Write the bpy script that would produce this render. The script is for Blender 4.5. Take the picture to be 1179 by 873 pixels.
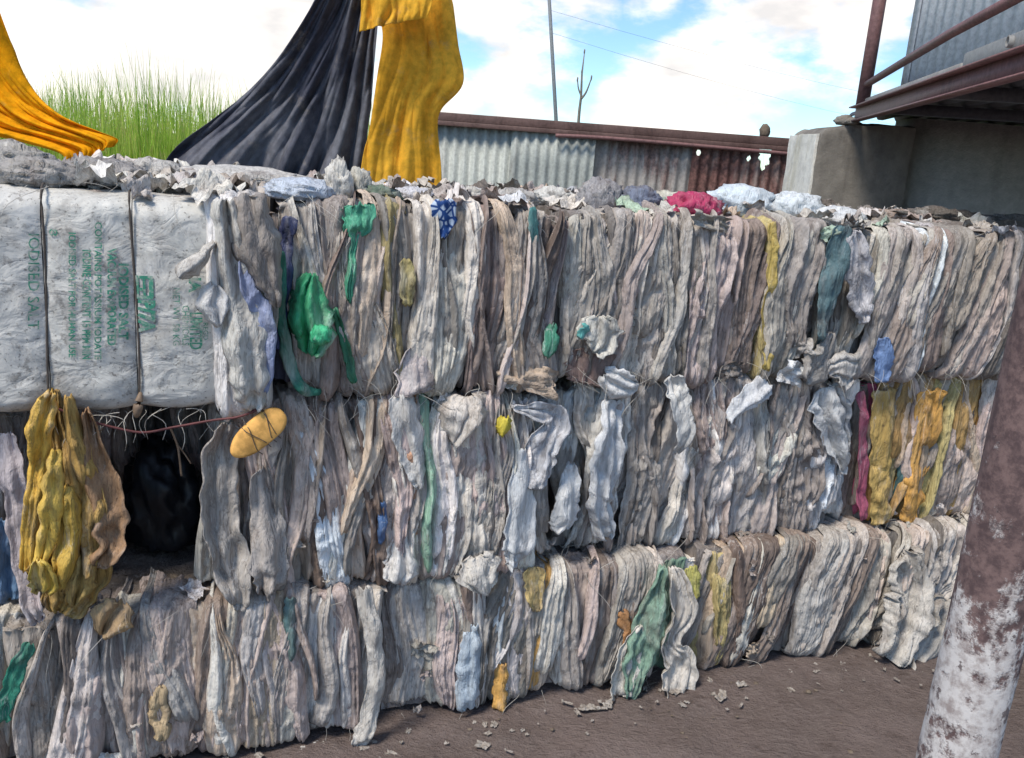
import bpy, math, random
import numpy as np
from mathutils import Vector, Matrix

for o in list(bpy.data.objects):
    bpy.data.objects.remove(o)
scene = bpy.context.scene
COL = scene.collection
rad = math.radians

# ------------------------------------------------------------------ camera
IMG_W, IMG_H, FPX = 1179.0, 873.0, 1000.0
PITCH, ROLL, CAM_H = rad(14.3), rad(4.3), 1.8
F = np.array([0, math.cos(PITCH), -math.sin(PITCH)])
R0 = np.array([1.0, 0, 0]); U0 = np.array([0, math.sin(PITCH), math.cos(PITCH)])
RV = math.cos(ROLL) * R0 + math.sin(ROLL) * U0
UV = -math.sin(ROLL) * R0 + math.cos(ROLL) * U0
CP = np.array([0, 0, CAM_H])
cam = bpy.data.cameras.new('camera')
cam.sensor_fit = 'HORIZONTAL'; cam.sensor_width = 36.0
cam.lens = 36.0 * FPX / IMG_W
cam.clip_start = 0.05; cam.clip_end = 2000
cam_o = bpy.data.objects.new('camera', cam); COL.objects.link(cam_o)
m = Matrix(((RV[0], UV[0], -F[0], CP[0]), (RV[1], UV[1], -F[1], CP[1]), (RV[2], UV[2], -F[2], CP[2]), (0, 0, 0, 1)))
cam_o.matrix_world = m
scene.camera = cam_o

def ray(x, y): return F + RV * (x - 589.5) / FPX - UV * (y - 436.5) / FPX
def at_z(x, y, z=0.0): d = ray(x, y); return CP + d * (z - CAM_H) / d[2]
def at_y(x, y, Y): d = ray(x, y); return CP + d * Y / d[1]

# ------------------------------------------------------------------ world, sun, exposure
SUN_EL = rad(56); SUN_DIR = np.array([-0.64, -0.77])
SUN_DIR = SUN_DIR / np.linalg.norm(SUN_DIR)
scene.view_settings.view_transform = 'Standard'
scene.view_settings.look = 'None'
scene.view_settings.gamma = 1.0
scene.view_settings.use_curve_mapping = False
scene.view_settings.exposure = 1.42
world = bpy.data.worlds.new('World'); scene.world = world
world.use_nodes = True
nt = world.node_tree; nt.nodes.clear()
def wn(t, **k):
    n = nt.nodes.new(t)
    for a, b in k.items(): setattr(n, a, b)
    return n
def wl(a, b): nt.links.new(a, b)
def wmath(op, a, b=None, clamp=False):
    n = wn('ShaderNodeMath', operation=op); n.use_clamp = clamp
    for i, v in enumerate((a, b)):
        if v is None: continue
        if isinstance(v, (int, float)): n.inputs[i].default_value = v
        else: wl(v, n.inputs[i])
    return n.outputs[0]
sky = wn('ShaderNodeTexSky', sky_type='NISHITA'); sky.sun_disc = False
sky.sun_elevation = SUN_EL; sky.sun_rotation = math.atan2(SUN_DIR[0], SUN_DIR[1])
sky.air_density = 0.8; sky.dust_density = 0.1; sky.ozone_density = 3.0
tc = wn('ShaderNodeTexCoord')
nz = wn('ShaderNodeTexNoise'); nz.inputs['Scale'].default_value = 5.5; nz.inputs['Detail'].default_value = 9; nz.inputs['Roughness'].default_value = 0.58
mp = wn('ShaderNodeMapping'); mp.inputs['Scale'].default_value = (1, 1, 2.2)
wl(tc.outputs['Generated'], mp.inputs['Vector']); wl(mp.outputs[0], nz.inputs['Vector'])
field = None
CLOUDS = [(600, 70, 105), (560, 20, 50), (880, 45, 120), (800, 75, 80), (730, 110, 60), (960, 60, 70), (60, 55, 190), (200, 20, 130), (130, 120, 160), (270, 110, 150), (480, 130, 130), (760, 12, 35), (1010, 10, 45), (360, 60, 90)]
for (cx, cy, cr) in CLOUDS:
    d = ray(cx, cy); d = d / np.linalg.norm(d)
    dp = wn('ShaderNodeVectorMath', operation='DISTANCE')
    wl(tc.outputs['Generated'], dp.inputs[0]); dp.inputs[1].default_value = tuple(d)
    g = wmath('SUBTRACT', 1.0, wmath('MULTIPLY', dp.outputs['Value'], 1000.0 / cr * 0.72))
    field = g if field is None else wmath('MAXIMUM', field, g)
field = wmath('MAXIMUM', field, 0.05)
raw = wmath('ADD', field, wmath('MULTIPLY', wmath('SUBTRACT', nz.outputs['Fac'], 0.5), 3.2))
mr = wn('ShaderNodeMapRange', interpolation_type='SMOOTHSTEP')
wl(raw, mr.inputs['Value']); mr.inputs['From Min'].default_value = 0.12; mr.inputs['From Max'].default_value = 0.72
mr.inputs['To Min'].default_value = 0.02; mr.inputs['To Max'].default_value = 0.96
nz2 = wn('ShaderNodeTexNoise'); nz2.inputs['Scale'].default_value = 9; nz2.inputs['Detail'].default_value = 6
wl(mp.outputs[0], nz2.inputs['Vector'])
cc = wn('ShaderNodeMix', data_type='RGBA')
cc.inputs[6].default_value = (3.5, 3.35, 3.25, 1); cc.inputs[7].default_value = (5.6, 5.15, 4.75, 1)
mr2 = wn('ShaderNodeMapRange'); wl(nz2.outputs['Fac'], mr2.inputs['Value']); mr2.inputs['From Min'].default_value = 0.35; mr2.inputs['From Max'].default_value = 0.6
wl(mr2.outputs[0], cc.inputs[0])
mx = wn('ShaderNodeMix', data_type='RGBA')
tint = wn('ShaderNodeMix', data_type='RGBA', blend_type='MULTIPLY'); tint.inputs[0].default_value = 1.0; tint.inputs[7].default_value = (0.58, 0.68, 0.70, 1)
wl(sky.outputs[0], tint.inputs[6])
wl(mr.outputs[0], mx.inputs[0]); wl(tint.outputs[2], mx.inputs[6]); wl(cc.outputs[2], mx.inputs[7])
bg = wn('ShaderNodeBackground'); bg.inputs['Strength'].default_value = 0.10
wl(mx.outputs[2], bg.inputs['Color'])
wo = wn('ShaderNodeOutputWorld'); wl(bg.outputs[0], wo.inputs['Surface'])

sun = bpy.data.lights.new('sun', 'SUN'); sun.energy = 1.5; sun.angle = rad(14); sun.color = (1.0, 0.93, 0.82)
sun_o = bpy.data.objects.new('sun', sun); COL.objects.link(sun_o)
sd = Vector((SUN_DIR[0] * math.cos(SUN_EL), SUN_DIR[1] * math.cos(SUN_EL), math.sin(SUN_EL)))
sun_o.rotation_euler = sd.to_track_quat('Z', 'Y').to_euler(); sun_o.location = (-6, -8, 12)

# ------------------------------------------------------------------ noise
_rng = np.random.default_rng(7)
_P = np.concatenate([_rng.permutation(256)] * 2)
_ang = _rng.random(256) * 2 * np.pi
_GX, _GY = np.cos(_ang), np.sin(_ang)
def pn(x, y, seed=0):
    x = np.asarray(x, float) + seed * 17.37; y = np.asarray(y, float) + seed * 9.71
    xi = np.floor(x).astype(int); yi = np.floor(y).astype(int)
    xf = x - xi; yf = y - yi
    def g(ix, iy, dx, dy):
        h = _P[_P[ix & 255] + (iy & 255)]
        return _GX[h] * dx + _GY[h] * dy
    a = g(xi, yi, xf, yf); b = g(xi + 1, yi, xf - 1, yf)
    c = g(xi, yi + 1, xf, yf - 1); d = g(xi + 1, yi + 1, xf - 1, yf - 1)
    u = xf * xf * xf * (xf * (xf * 6 - 15) + 10); v = yf * yf * yf * (yf * (yf * 6 - 15) + 10)
    return ((a * (1 - u) + b * u) * (1 - v) + (c * (1 - u) + d * u) * v) * 1.5
def folds(u, z, seed, fr=22.0, lean=0.0):
    u = u - lean * z
    uw = u + 0.035 * pn(u * 4, z * 3, seed + 1) + 0.010 * pn(u * 9, z * 4, seed + 2)
    a = np.abs(pn(uw * fr, z * 1.0, seed + 3)) ** 0.85
    b = np.abs(pn(uw * fr * 2.1, z * 1.8, seed + 4))
    c = np.abs(pn(uw * fr * 4.0 + 2.2 * z, z * 3.4, seed + 5))
    return 0.75 * a + 0.62 * (0.62 - b) + 0.34 * (0.62 - c) + 0.12
def crumple(u, z, seed, fr=14.0):
    a = np.abs(pn(u * fr, z * fr, seed)); b = np.abs(pn(u * fr * 2.2 + z * 5, z * fr * 2.0, seed + 2))
    return 0.35 - a + 0.55 * (0.3 - b)
def zigzag(arc, X, w, seed, spacing, steep=0.55, wander=1.0):
    """sharp lengthwise folds: a polyline across the sheet whose kinks drift slowly along it"""
    rg = np.random.default_rng(seed * 13 + int(spacing * 1e4))
    K = max(3, int(round(w / spacing * rg.uniform(0.7, 1.3))) + 1)
    base = np.linspace(-1.02, 1.02, K) + rg.uniform(-0.7, 0.7, K) / K
    base[0], base[-1] = -1.02, 1.02
    k = np.arange(K)[None, :]; T = np.asarray(arc)[:, None]
    pos = base[None, :] + wander * 1.7 / K * pn(T * 2.4 + k * 0, k * 3.7 + T * 0, seed)
    pos = np.maximum.accumulate(pos, axis=1)
    sg = np.where((k + rg.integers(0, 2)) % 2 == 0, 1.0, -1.0)
    mag = np.clip(0.12 + 1.7 * np.abs(pn(T * 1.9 + k * 0, k * 5.1 + T * 0, seed + 1)), 0, 1.2)
    a = steep * w / K * 1.1
    dep = a * sg * mag + a * 0.8 * pn(T * 3.1 + k * 0, k * 2.3 + T * 0, seed + 2)
    return np.stack([np.interp(X[i], pos[i], dep[i]) for i in range(len(arc))])
def creases(U, A, seed, n, amp=0.007, wd=0.012, ln=0.10):
    rg = np.random.default_rng(seed * 7 + 3); d = np.zeros_like(U)
    for _ in range(n):
        u0 = rg.uniform(U.min(), U.max()); a0 = rg.uniform(A.min(), A.max()); th = rg.uniform(0.15, 1.2) * rg.choice([-1, 1])
        x = (U - u0) * math.cos(th) + (A - a0) * math.sin(th); y = -(U - u0) * math.sin(th) + (A - a0) * math.cos(th)
        l = ln * rg.uniform(0.5, 1.5)
        d = d + rg.uniform(0.4, 1.2) * rg.choice([-1, 1, 1]) * amp * np.exp(-np.abs(x) / wd) * np.clip(1 - (y / l) ** 2, 0, 1)
    return d
def crumple3(P, seed, fr):
    x, y, z = P[:, 0] * fr, P[:, 1] * fr, P[:, 2] * fr
    r = 0
    amp = 1.0
    for k in range(3):
        r = r + amp * (np.abs(pn(x + 0.4 * z, y - 0.3 * z, seed + k)) + np.abs(pn(y + 0.3 * x, z + 0.2 * x, seed + 5 + k)) + np.abs(pn(z - 0.3 * y, x, seed + 9 + k)))
        x, y, z = x * 2.1, y * 2.1, z * 2.1; amp *= 0.5
    return r / 2.0 - 0.5

# ------------------------------------------------------------------ materials
def srgb(r, g, b):
    def f(c):
        c /= 255.0
        return c / 12.92 if c <= 0.04045 else ((c + 0.055) / 1.055) ** 2.4
    return (f(r), f(g), f(b), 1.0)
class Mat:
    def __init__(self, name, rough=0.7, spec=0.3, metal=0.0):
        self.m = bpy.data.materials.new(name); self.m.use_nodes = True
        self.t = self.m.node_tree; self.t.nodes.clear()
        self.out = self.n('ShaderNodeOutputMaterial')
        self.b = self.n('ShaderNodeBsdfPrincipled')
        self.b.inputs['Roughness'].default_value = rough
        self.b.inputs['Specular IOR Level'].default_value = spec
        self.b.inputs['Metallic'].default_value = metal
        self.l(self.b.outputs[0], self.out.inputs['Surface'])
        self.tc = self.n('ShaderNodeTexCoord')
        self.vec = self.tc.outputs['Object']
    def n(self, t, **k):
        x = self.t.nodes.new(t)
        for a, b in k.items(): setattr(x, a, b)
        return x
    def l(self, a, b): self.t.links.new(a, b)
    def put(self, sock, v):
        if isinstance(v, (int, float, tuple)): sock.default_value = v
        else: self.l(v, sock)
    def mapping(self, scale=(1, 1, 1), rnd=False, rot=(0, 0, 0)):
        mp = self.n('ShaderNodeMapping'); mp.inputs['Scale'].default_value = scale; mp.inputs['Rotation'].default_value = rot
        self.l(self.vec, mp.inputs['Vector'])
        if rnd:
            oi = self.n('ShaderNodeObjectInfo'); mu = self.n('ShaderNodeMath', operation='MULTIPLY'); mu.inputs[1].default_value = 37.0
            self.l(oi.outputs['Random'], mu.inputs[0]); self.l(mu.outputs[0], mp.inputs['Location'])
        return mp.outputs[0]
    def noise(self, scale, detail=5, rough=0.55, vec=None, dist=0.0):
        x = self.n('ShaderNodeTexNoise'); x.inputs['Scale'].default_value = scale; x.inputs['Detail'].default_value = detail
        x.inputs['Roughness'].default_value = rough; x.inputs['Distortion'].default_value = dist
        self.l(vec if vec is not None else self.vec, x.inputs['Vector'])
        return x.outputs['Fac']
    def ramp(self, v, lo, hi, a=0.0, b=1.0):
        x = self.n('ShaderNodeMapRange', interpolation_type='SMOOTHSTEP')
        self.put(x.inputs['Value'], v)
        x.inputs['From Min'].default_value = lo; x.inputs['From Max'].default_value = hi
        x.inputs['To Min'].default_value = a; x.inputs['To Max'].default_value = b
        return x.outputs[0]
    def mix(self, f, a, b, mode='MIX'):
        x = self.n('ShaderNodeMix', data_type='RGBA', blend_type=mode)
        self.put(x.inputs[0], f); self.put(x.inputs[6], a); self.put(x.inputs[7], b)
        return x.outputs[2]
    def math(self, op, a, b=0.0):
        x = self.n('ShaderNodeMath', operation=op); self.put(x.inputs[0], a); self.put(x.inputs[1], b)
        return x.outputs[0]
    def val(self, c, f):
        x = self.n('ShaderNodeHueSaturation'); self.put(x.inputs['Color'], c); self.put(x.inputs['Value'], f)
        return x.outputs[0]
    def color(self, c): self.put(self.b.inputs['Base Color'], c)
    def bump(self, h, strength=0.5, dist=0.005, prev=None):
        x = self.n('ShaderNodeBump'); x.inputs['Strength'].default_value = strength; x.inputs['Distance'].default_value = dist
        self.l(h, x.inputs['Height'])
        if prev is not None: self.l(prev, x.inputs['Normal'])
        self.l(x.outputs[0], self.b.inputs['Normal'])
        return x.outputs[0]

def make_sack_mat(name, grime_shade=1.0, rough=0.62, dust=0.14):
    M = Mat(name, rough=rough, spec=0.28)
    oi = M.n('ShaderNodeObjectInfo')
    base = M.mix(dust, oi.outputs['Color'], srgb(182, 174, 166))
    v1 = M.mapping((1, 1, 0.3), rnd=True)
    st = M.noise(13, 6, 0.62, v1, 0.6)
    base = M.mix(M.ramp(st, 0.48, 0.72, 0.0, 0.6 * grime_shade), base, srgb(112, 100, 94))
    fs = M.noise(75, 5, 0.65, M.mapping((1, 1, 0.22), rnd=True), 0.5)
    base = M.val(base, M.ramp(fs, 0.3, 0.7, 0.84, 1.14))
    sp = M.noise(30, 6, 0.72, M.mapping((1, 1, 0.7), rnd=True))
    base = M.mix(M.ramp(sp, 0.56, 0.74, 0.0, 0.6 * grime_shade), base, srgb(74, 63, 57))
    wh = M.noise(8, 5, 0.65, v1)
    base = M.mix(M.ramp(wh, 0.54, 0.72, 0.0, 0.45), base, srgb(212, 208, 204))
    def ridged(sc, zs, dist):
        n = M.noise(sc, 4, 0.55, M.mapping((1, 1, zs), rnd=True), dist)
        return M.math('ABSOLUTE', M.math('SUBTRACT', n, 0.5), 0)
    ln1 = M.math('MULTIPLY', M.ramp(ridged(46, 0.06, 0.5), 0.0, 0.034, 1.0, 0.0), M.ramp(M.noise(9, 4, 0.6, M.mapping((1, 1, 0.6), rnd=True)), 0.38, 0.54))
    ln2 = M.math('MULTIPLY', M.ramp(ridged(24, 0.30, 1.0), 0.0, 0.020, 1.0, 0.0), M.ramp(M.noise(12, 4, 0.6, v1), 0.45, 0.62))
    base = M.mix(M.math('MULTIPLY', ln1, 0.42 * grime_shade), base, srgb(66, 57, 53))  # thin dirt lines doubling as crease shade painted into the colour
    base = M.mix(M.math('MULTIPLY', ln2, 0.16 * grime_shade), base, srgb(70, 61, 57))  # fainter dirt lines, also painted crease shade
    ln3 = M.math('MULTIPLY', M.ramp(ridged(33, 0.09, 0.6), 0.0, 0.03, 1.0, 0.0), M.ramp(M.noise(10, 4, 0.6, v1), 0.5, 0.64))
    base = M.mix(M.math('MULTIPLY', ln3, 0.3), base, srgb(226, 223, 220))  # pale streaks: fold ridge highlights painted into the colour
    M.color(base)
    b1 = M.bump(ridged(15, 0.5, 0.6), 0.9, 0.024)
    b2 = M.bump(ridged(40, 0.26, 0.5), 0.9, 0.013, b1)
    M.bump(M.noise(110, 4, 0.6, M.mapping((1, 1, 0.35), rnd=True), 0.6), 0.4, 0.0018, b2)
    return M.m
MAT = {}
MAT['sack'] = make_sack_mat('woven_sack')
def panel_mat():
    M = Mat('printed_sack_cloth', rough=0.55, spec=0.3)
    base = M.n('ShaderNodeObjectInfo').outputs['Color']
    base = M.mix(M.ramp(M.noise(6, 6, 0.65, None, 0.5), 0.45, 0.7, 0, 0.55), base, srgb(120, 113, 107))
    base = M.mix(M.ramp(M.noise(30, 6, 0.72), 0.53, 0.68, 0, 0.6), base, srgb(92, 85, 80))
    base = M.mix(M.ramp(M.noise(110, 3, 0.6), 0.60, 0.68, 0, 0.6), base, srgb(80, 73, 68))
    base = M.mix(M.ramp(M.noise(11, 5, 0.6), 0.56, 0.7, 0, 0.4), base, srgb(220, 218, 214))
    M.color(base)
    r1 = M.math('ABSOLUTE', M.math('SUBTRACT', M.noise(9, 4, 0.5, M.mapping((1, 1, 1.4), rot=(0, 0.5, 0)), 0.8), 0.5), 0)
    b1 = M.bump(r1, 0.7, 0.020); M.bump(M.noise(60, 5, 0.6), 0.4, 0.004, b1)
    return M.m
MAT['panel'] = panel_mat()
MAT['clean'] = make_sack_mat('cleaner_sack', 0.55, 0.5, 0.05)

def tarp_mat(name, c1, c2, trans):
    M = Mat(name, rough=0.8, spec=0.1)
    n1 = M.noise(3.5, 5, 0.6, M.mapping((1, 1, 0.5)))
    n2 = M.noise(26, 5, 0.65)
    c = M.mix(M.ramp(n1, 0.38, 0.66), c1, c2)
    c = M.val(c, M.ramp(n2, 0.3, 0.75, 1.15, 0.72))
    n3 = M.noise(8, 7, 0.75)
    c = M.mix(M.ramp(n3, 0.54, 0.72, 0, 0.38), c, srgb(164, 152, 138))
    M.color(c)
    M.bump(M.noise(20, 6, 0.62, M.mapping((1, 1, 0.6)), 0.7), 0.45, 0.010)
    tr = M.n('ShaderNodeBsdfTranslucent'); M.l(c, tr.inputs['Color'])
    ms = M.n('ShaderNodeMixShader'); ms.inputs[0].default_value = trans
    M.l(M.b.outputs[0], ms.inputs[1]); M.l(tr.outputs[0], ms.inputs[2]); M.l(ms.outputs[0], M.out.inputs['Surface'])
    return M.m
MAT['tarp_yellow'] = tarp_mat('yellow_tarp', srgb(240, 184, 62), srgb(218, 158, 44), 0.2)
MAT['tarp_orange'] = tarp_mat('orange_tarp', srgb(248, 178, 22), srgb(238, 156, 16), 0.3)
MAT['tarp_dark'] = tarp_mat('dark_tarp', srgb(66, 68, 80), srgb(108, 109, 116), 0.04)

def ground_mat():
    M = Mat('packed_earth', rough=0.92, spec=0.1)
    a = M.noise(1.6, 6, 0.6); b = M.noise(9, 8, 0.7); c = M.noise(120, 4, 0.7)
    col = M.mix(M.ramp(a, 0.35, 0.65), srgb(134, 119, 114), srgb(116, 103, 98))
    col = M.mix(M.ramp(b, 0.42, 0.72, 0, 0.6), col, srgb(134, 121, 115))
    col = M.mix(M.ramp(b, 0.30, 0.44, 0.5, 0.0), col, srgb(82, 70, 64))
    e = M.noise(32, 6, 0.7, M.mapping((1, 2.2, 1), rot=(0, 0, 0.4)))
    col = M.mix(M.ramp(e, 0.5, 0.68, 0, 0.5), col, srgb(150, 137, 131))
    col = M.mix(M.ramp(e, 0.44, 0.3, 0, 0.5), col, srgb(72, 62, 58))
    col = M.mix(M.ramp(c, 0.58, 0.72, 0, 0.5), col, srgb(70, 60, 55))
    sep = M.n('ShaderNodeSeparateXYZ'); M.l(M.vec, sep.inputs[0])
    col = M.mix(M.ramp(sep.outputs[1], 6.5, 9.0), col, M.mix(M.ramp(b, 0.4, 0.6), srgb(92, 116, 44), srgb(120, 126, 62)))
    M.color(col)
    h = M.math('ADD', M.math('MULTIPLY', b, 1.0), M.math('ADD', M.math('MULTIPLY', c, 0.22), M.math('MULTIPLY', e, 0.5)))
    M.bump(h, 1.0, 0.035)
    return M.m
MAT['ground'] = ground_mat()

def rust_mat(name, base, rust_amt, lo=0.4, hi=0.6, rough=0.6, metal=0.0, rustc=(104, 66, 56), streak=0.25):
    M = Mat(name, rough=rough, spec=0.35, metal=metal)
    v = M.mapping((1, 1, streak), rnd=True)
    a = M.noise(5, 7, 0.66, v, 0.4); b = M.noise(40, 5, 0.65)
    bc = M.mix(M.ramp(b, 0.35, 0.7), base, tuple(x * 0.72 for x in base[:3]) + (1,))
    rc = M.mix(M.ramp(b, 0.35, 0.65), srgb(*rustc), srgb(*[int(x * 0.68) for x in rustc]))
    M.color(M.mix(M.ramp(a, lo, hi, 0, rust_amt), bc, rc))
    M.bump(b, 0.35, 0.004)
    return M.m
MAT['sheet_pale'] = rust_mat('pale_galvanised', srgb(176, 180, 174), 0.35, 0.55, 0.75, 0.5)
MAT['sheet_rust'] = rust_mat('rusted_galvanised', srgb(172, 166, 160), 0.85, 0.44, 0.60, 0.6, rustc=(150, 118, 110))
MAT['sheet_deep'] = rust_mat('deep_rust', srgb(150, 136, 130), 1.0, 0.36, 0.56, 0.7, rustc=(128, 92, 85))
MAT['sheet_shed'] = rust_mat('grey_cladding', srgb(236, 237, 238), 0.06, 0.6, 0.8, 0.42)
MAT['steel_red'] = rust_mat('red_oxide_steel', srgb(134, 98, 96), 0.6, 0.4, 0.7, 0.55, rustc=(112, 86, 84))
MAT['steel_rail'] = rust_mat('weathered_brown_rail', srgb(112, 88, 82), 0.7, 0.4, 0.7, 0.6, rustc=(86, 62, 56))
MAT['steel_grey'] = rust_mat('grey_steel', srgb(150, 148, 144), 0.4, 0.5, 0.7, 0.5, rustc=(112, 96, 88))
MAT['dark_deck'] = rust_mat('dark_deck', srgb(92, 92, 98), 0.5, 0.45, 0.7, 0.6, rustc=(74, 62, 60))

def concrete_mat(name, c1, c2, c3):
    M = Mat(name, rough=0.9, spec=0.12)
    a = M.noise(1.7, 6, 0.6, M.mapping((1, 1, 0.45))); b = M.noise(14, 7, 0.7); c = M.noise(90, 3, 0.6)
    s = M.noise(6, 5, 0.6, M.mapping((1, 1, 0.12)))
    col = M.mix(M.ramp(a, 0.36, 0.64), c1, c2)
    col = M.mix(M.ramp(s, 0.5, 0.7, 0, 0.6), col, c3)
    col = M.val(col, M.ramp(b, 0.3, 0.7, 0.85, 1.14))
    M.color(col)
    M.bump(M.math('ADD', b, M.math('MULTIPLY', c, 0.3)), 0.5, 0.012)
    return M.m
MAT['pier'] = concrete_mat('stained_concrete', srgb(132, 126, 118), srgb(112, 107, 101), srgb(82, 78, 75))
MAT['sunlit_whitewash'] = concrete_mat('whitewash_with_painted_sun', srgb(226, 222, 212), srgb(206, 202, 192), srgb(188, 180, 156))  # whitewashed tone, paled so the pier side's sunlight sits in the colour
MAT['plaster'] = concrete_mat('cement_plaster', srgb(184, 180, 174), srgb(170, 166, 160), srgb(152, 148, 142))

def pole_mat():
    M = Mat('worn_painted_pole', rough=0.7, spec=0.25)
    a = M.noise(7, 7, 0.68, M.mapping((1, 1, 0.55)), 0.5); b = M.noise(55, 5, 0.7); g = M.noise(22, 6, 0.7)
    sep = M.n('ShaderNodeSeparateXYZ'); M.l(M.vec, sep.inputs[0])
    hz = M.ramp(sep.outputs[2], 0.95, 1.7, 0.155, -0.13)
    f = M.ramp(M.math('ADD', M.math('ADD', M.math('MULTIPLY', a, 0.75), M.math('MULTIPLY', g, 0.5)), hz), 0.635, 0.70)
    dark = M.mix(M.ramp(b, 0.35, 0.65), srgb(122, 100, 96), srgb(84, 68, 68))
    white = M.mix(M.ramp(b, 0.4, 0.7), srgb(206, 200, 196), srgb(150, 138, 134))
    col = M.mix(f, dark, white)
    col = M.mix(M.ramp(g, 0.60, 0.63, 0, 0.8), col, srgb(78, 62, 62))
    M.color(col); M.bump(M.math('ADD', g, f), 0.4, 0.004)
    return M.m
MAT['pole'] = pole_mat()
def plain(name, c, rough=0.6, spec=0.3, var=0.2, sc=30, bump=0.3):
    M = Mat(name, rough=rough, spec=spec)
    n = M.noise(sc, 5, 0.6)
    M.color(M.val(c, M.ramp(n, 0.3, 0.7, 1 - var, 1 + var))); M.bump(n, bump, 0.006)
    return M.m
MAT['grass'] = None
def grass_mat():
    M = Mat('fresh_grass', rough=0.55, spec=0.25)
    n = M.noise(2.5, 4, 0.6); n2 = M.noise(22, 2, 0.5, M.mapping((1, 1, 0.05)))
    c = M.mix(M.ramp(n, 0.35, 0.65), srgb(150, 190, 66), srgb(196, 214, 104))
    c = M.mix(M.ramp(n2, 0.56, 0.62, 0, 0.85), c, srgb(206, 196, 130))
    c = M.mix(M.ramp(n2, 0.42, 0.36, 0, 0.7), c, srgb(104, 150, 50))
    M.color(c)
    tr = M.n('ShaderNodeBsdfTranslucent'); M.l(c, tr.inputs['Color'])
    ms = M.n('ShaderNodeMixShader'); ms.inputs[0].default_value = 0.45
    M.l(M.b.outputs[0], ms.inputs[1]); M.l(tr.outputs[0], ms.inputs[2]); M.l(ms.outputs[0], M.out.inputs['Surface'])
    return M.m
MAT['grass'] = grass_mat()
MAT['strap'] = plain('grimy_strap', srgb(84, 76, 70))
MAT['cord'] = plain('reddish_cord', srgb(104, 62, 62))
MAT['twig'] = plain('dry_twig', srgb(128, 108, 90))
MAT['wire'] = plain('grey_wire', srgb(120, 124, 128))
MAT['bark'] = plain('grey_bark', srgb(126, 118, 110))
MAT['foam'] = plain('ochre_foam', srgb(216, 164, 92), 0.75, 0.15, 0.34, 28)
MAT['strand'] = plain('frayed_strand', srgb(196, 190, 180), 0.6, 0.3, 0.25)
MAT['black_film'] = plain('black_film', srgb(22, 24, 30), 0.4, 0.4, 0.3)
MAT['stone'] = plain('weathered_lump', srgb(112, 100, 88), 0.9, 0.1)
def ink_mat():
    M = Mat('faded_green_print', rough=0.65, spec=0.2)
    n = M.noise(46, 5, 0.7)
    M.color(M.mix(M.ramp(n, 0.44, 0.66, 0.08, 0.8), srgb(36, 132, 106), srgb(176, 174, 168)))
    return M.m
MAT['ink'] = ink_mat()
def check_mat():
    M = Mat('blue_print_cloth', rough=0.7, spec=0.2)
    v = M.n('ShaderNodeTexVoronoi', feature='DISTANCE_TO_EDGE'); v.inputs['Scale'].default_value = 48
    M.l(M.vec, v.inputs['Vector'])
    M.color(M.mix(M.ramp(v.outputs['Distance'], 0.08, 0.2), srgb(34, 66, 122), srgb(178, 192, 210)))
    return M.m
MAT['check'] = check_mat()

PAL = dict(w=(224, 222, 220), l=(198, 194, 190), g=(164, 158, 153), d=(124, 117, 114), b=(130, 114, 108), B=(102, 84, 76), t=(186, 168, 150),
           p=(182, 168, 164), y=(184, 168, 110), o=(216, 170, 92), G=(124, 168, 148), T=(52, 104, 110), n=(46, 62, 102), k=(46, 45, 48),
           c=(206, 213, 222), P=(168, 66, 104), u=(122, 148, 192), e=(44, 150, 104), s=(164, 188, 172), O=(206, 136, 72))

# ------------------------------------------------------------------ mesh helpers
def mesh_np(name, V, Q, smooth=True):
    V = np.ascontiguousarray(V, dtype=np.float32); Q = np.ascontiguousarray(Q, dtype=np.int32)
    k = Q.shape[1]
    me = bpy.data.meshes.new(name)
    me.vertices.add(len(V)); me.vertices.foreach_set('co', V.ravel())
    me.loops.add(Q.size); me.loops.foreach_set('vertex_index', Q.ravel())
    me.polygons.add(len(Q)); me.polygons.foreach_set('loop_start', np.arange(0, Q.size, k, dtype=np.int32))
    if smooth: me.polygons.foreach_set('use_smooth', np.ones(len(Q), dtype=bool))
    me.update(calc_edges=True); me.validate()
    return me
def grid_quads(nr, nc):
    i = np.arange(nr - 1)[:, None] * nc + np.arange(nc - 1)[None, :]
    i = i.ravel()
    return np.stack([i, i + 1, i + nc + 1, i + nc], 1)
def add(name, me, mat, parent=None, color=None, loc=None):
    o = bpy.data.objects.new(name, me); COL.objects.link(o)
    if mat is not None and len(me.materials) == 0: me.materials.append(MAT[mat])
    if parent is not None: o.parent = parent
    if color is not None: o.color = color
    if loc is not None: o.location = loc
    return o
def tag(o, label, cat, group=None, kind=None):
    o['label'] = label
    if cat: o['category'] = cat
    if group: o['group'] = group
    if kind: o['kind'] = kind
    return o
def empty(name, loc, rz=0.0):
    o = bpy.data.objects.new(name, None); COL.objects.link(o)
    o.location = tuple(loc); o.rotation_euler = (0, 0, rz); o.empty_display_size = 0.1
    return o
def boxes(name, L, smooth=False):
    V, Q = [], []
    for (x0, x1, y0, y1, z0, z1) in L:
        b = len(V)
        V += [(x0, y0, z0), (x1, y0, z0), (x1, y1, z0), (x0, y1, z0), (x0, y0, z1), (x1, y0, z1), (x1, y1, z1), (x0, y1, z1)]
        Q += [(b, b + 3, b + 2, b + 1), (b + 4, b + 5, b + 6, b + 7), (b, b + 1, b + 5, b + 4), (b + 1, b + 2, b + 6, b + 5), (b + 2, b + 3, b + 7, b + 6), (b + 3, b, b + 4, b + 7)]
    return mesh_np(name, V, Q, smooth)
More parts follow.
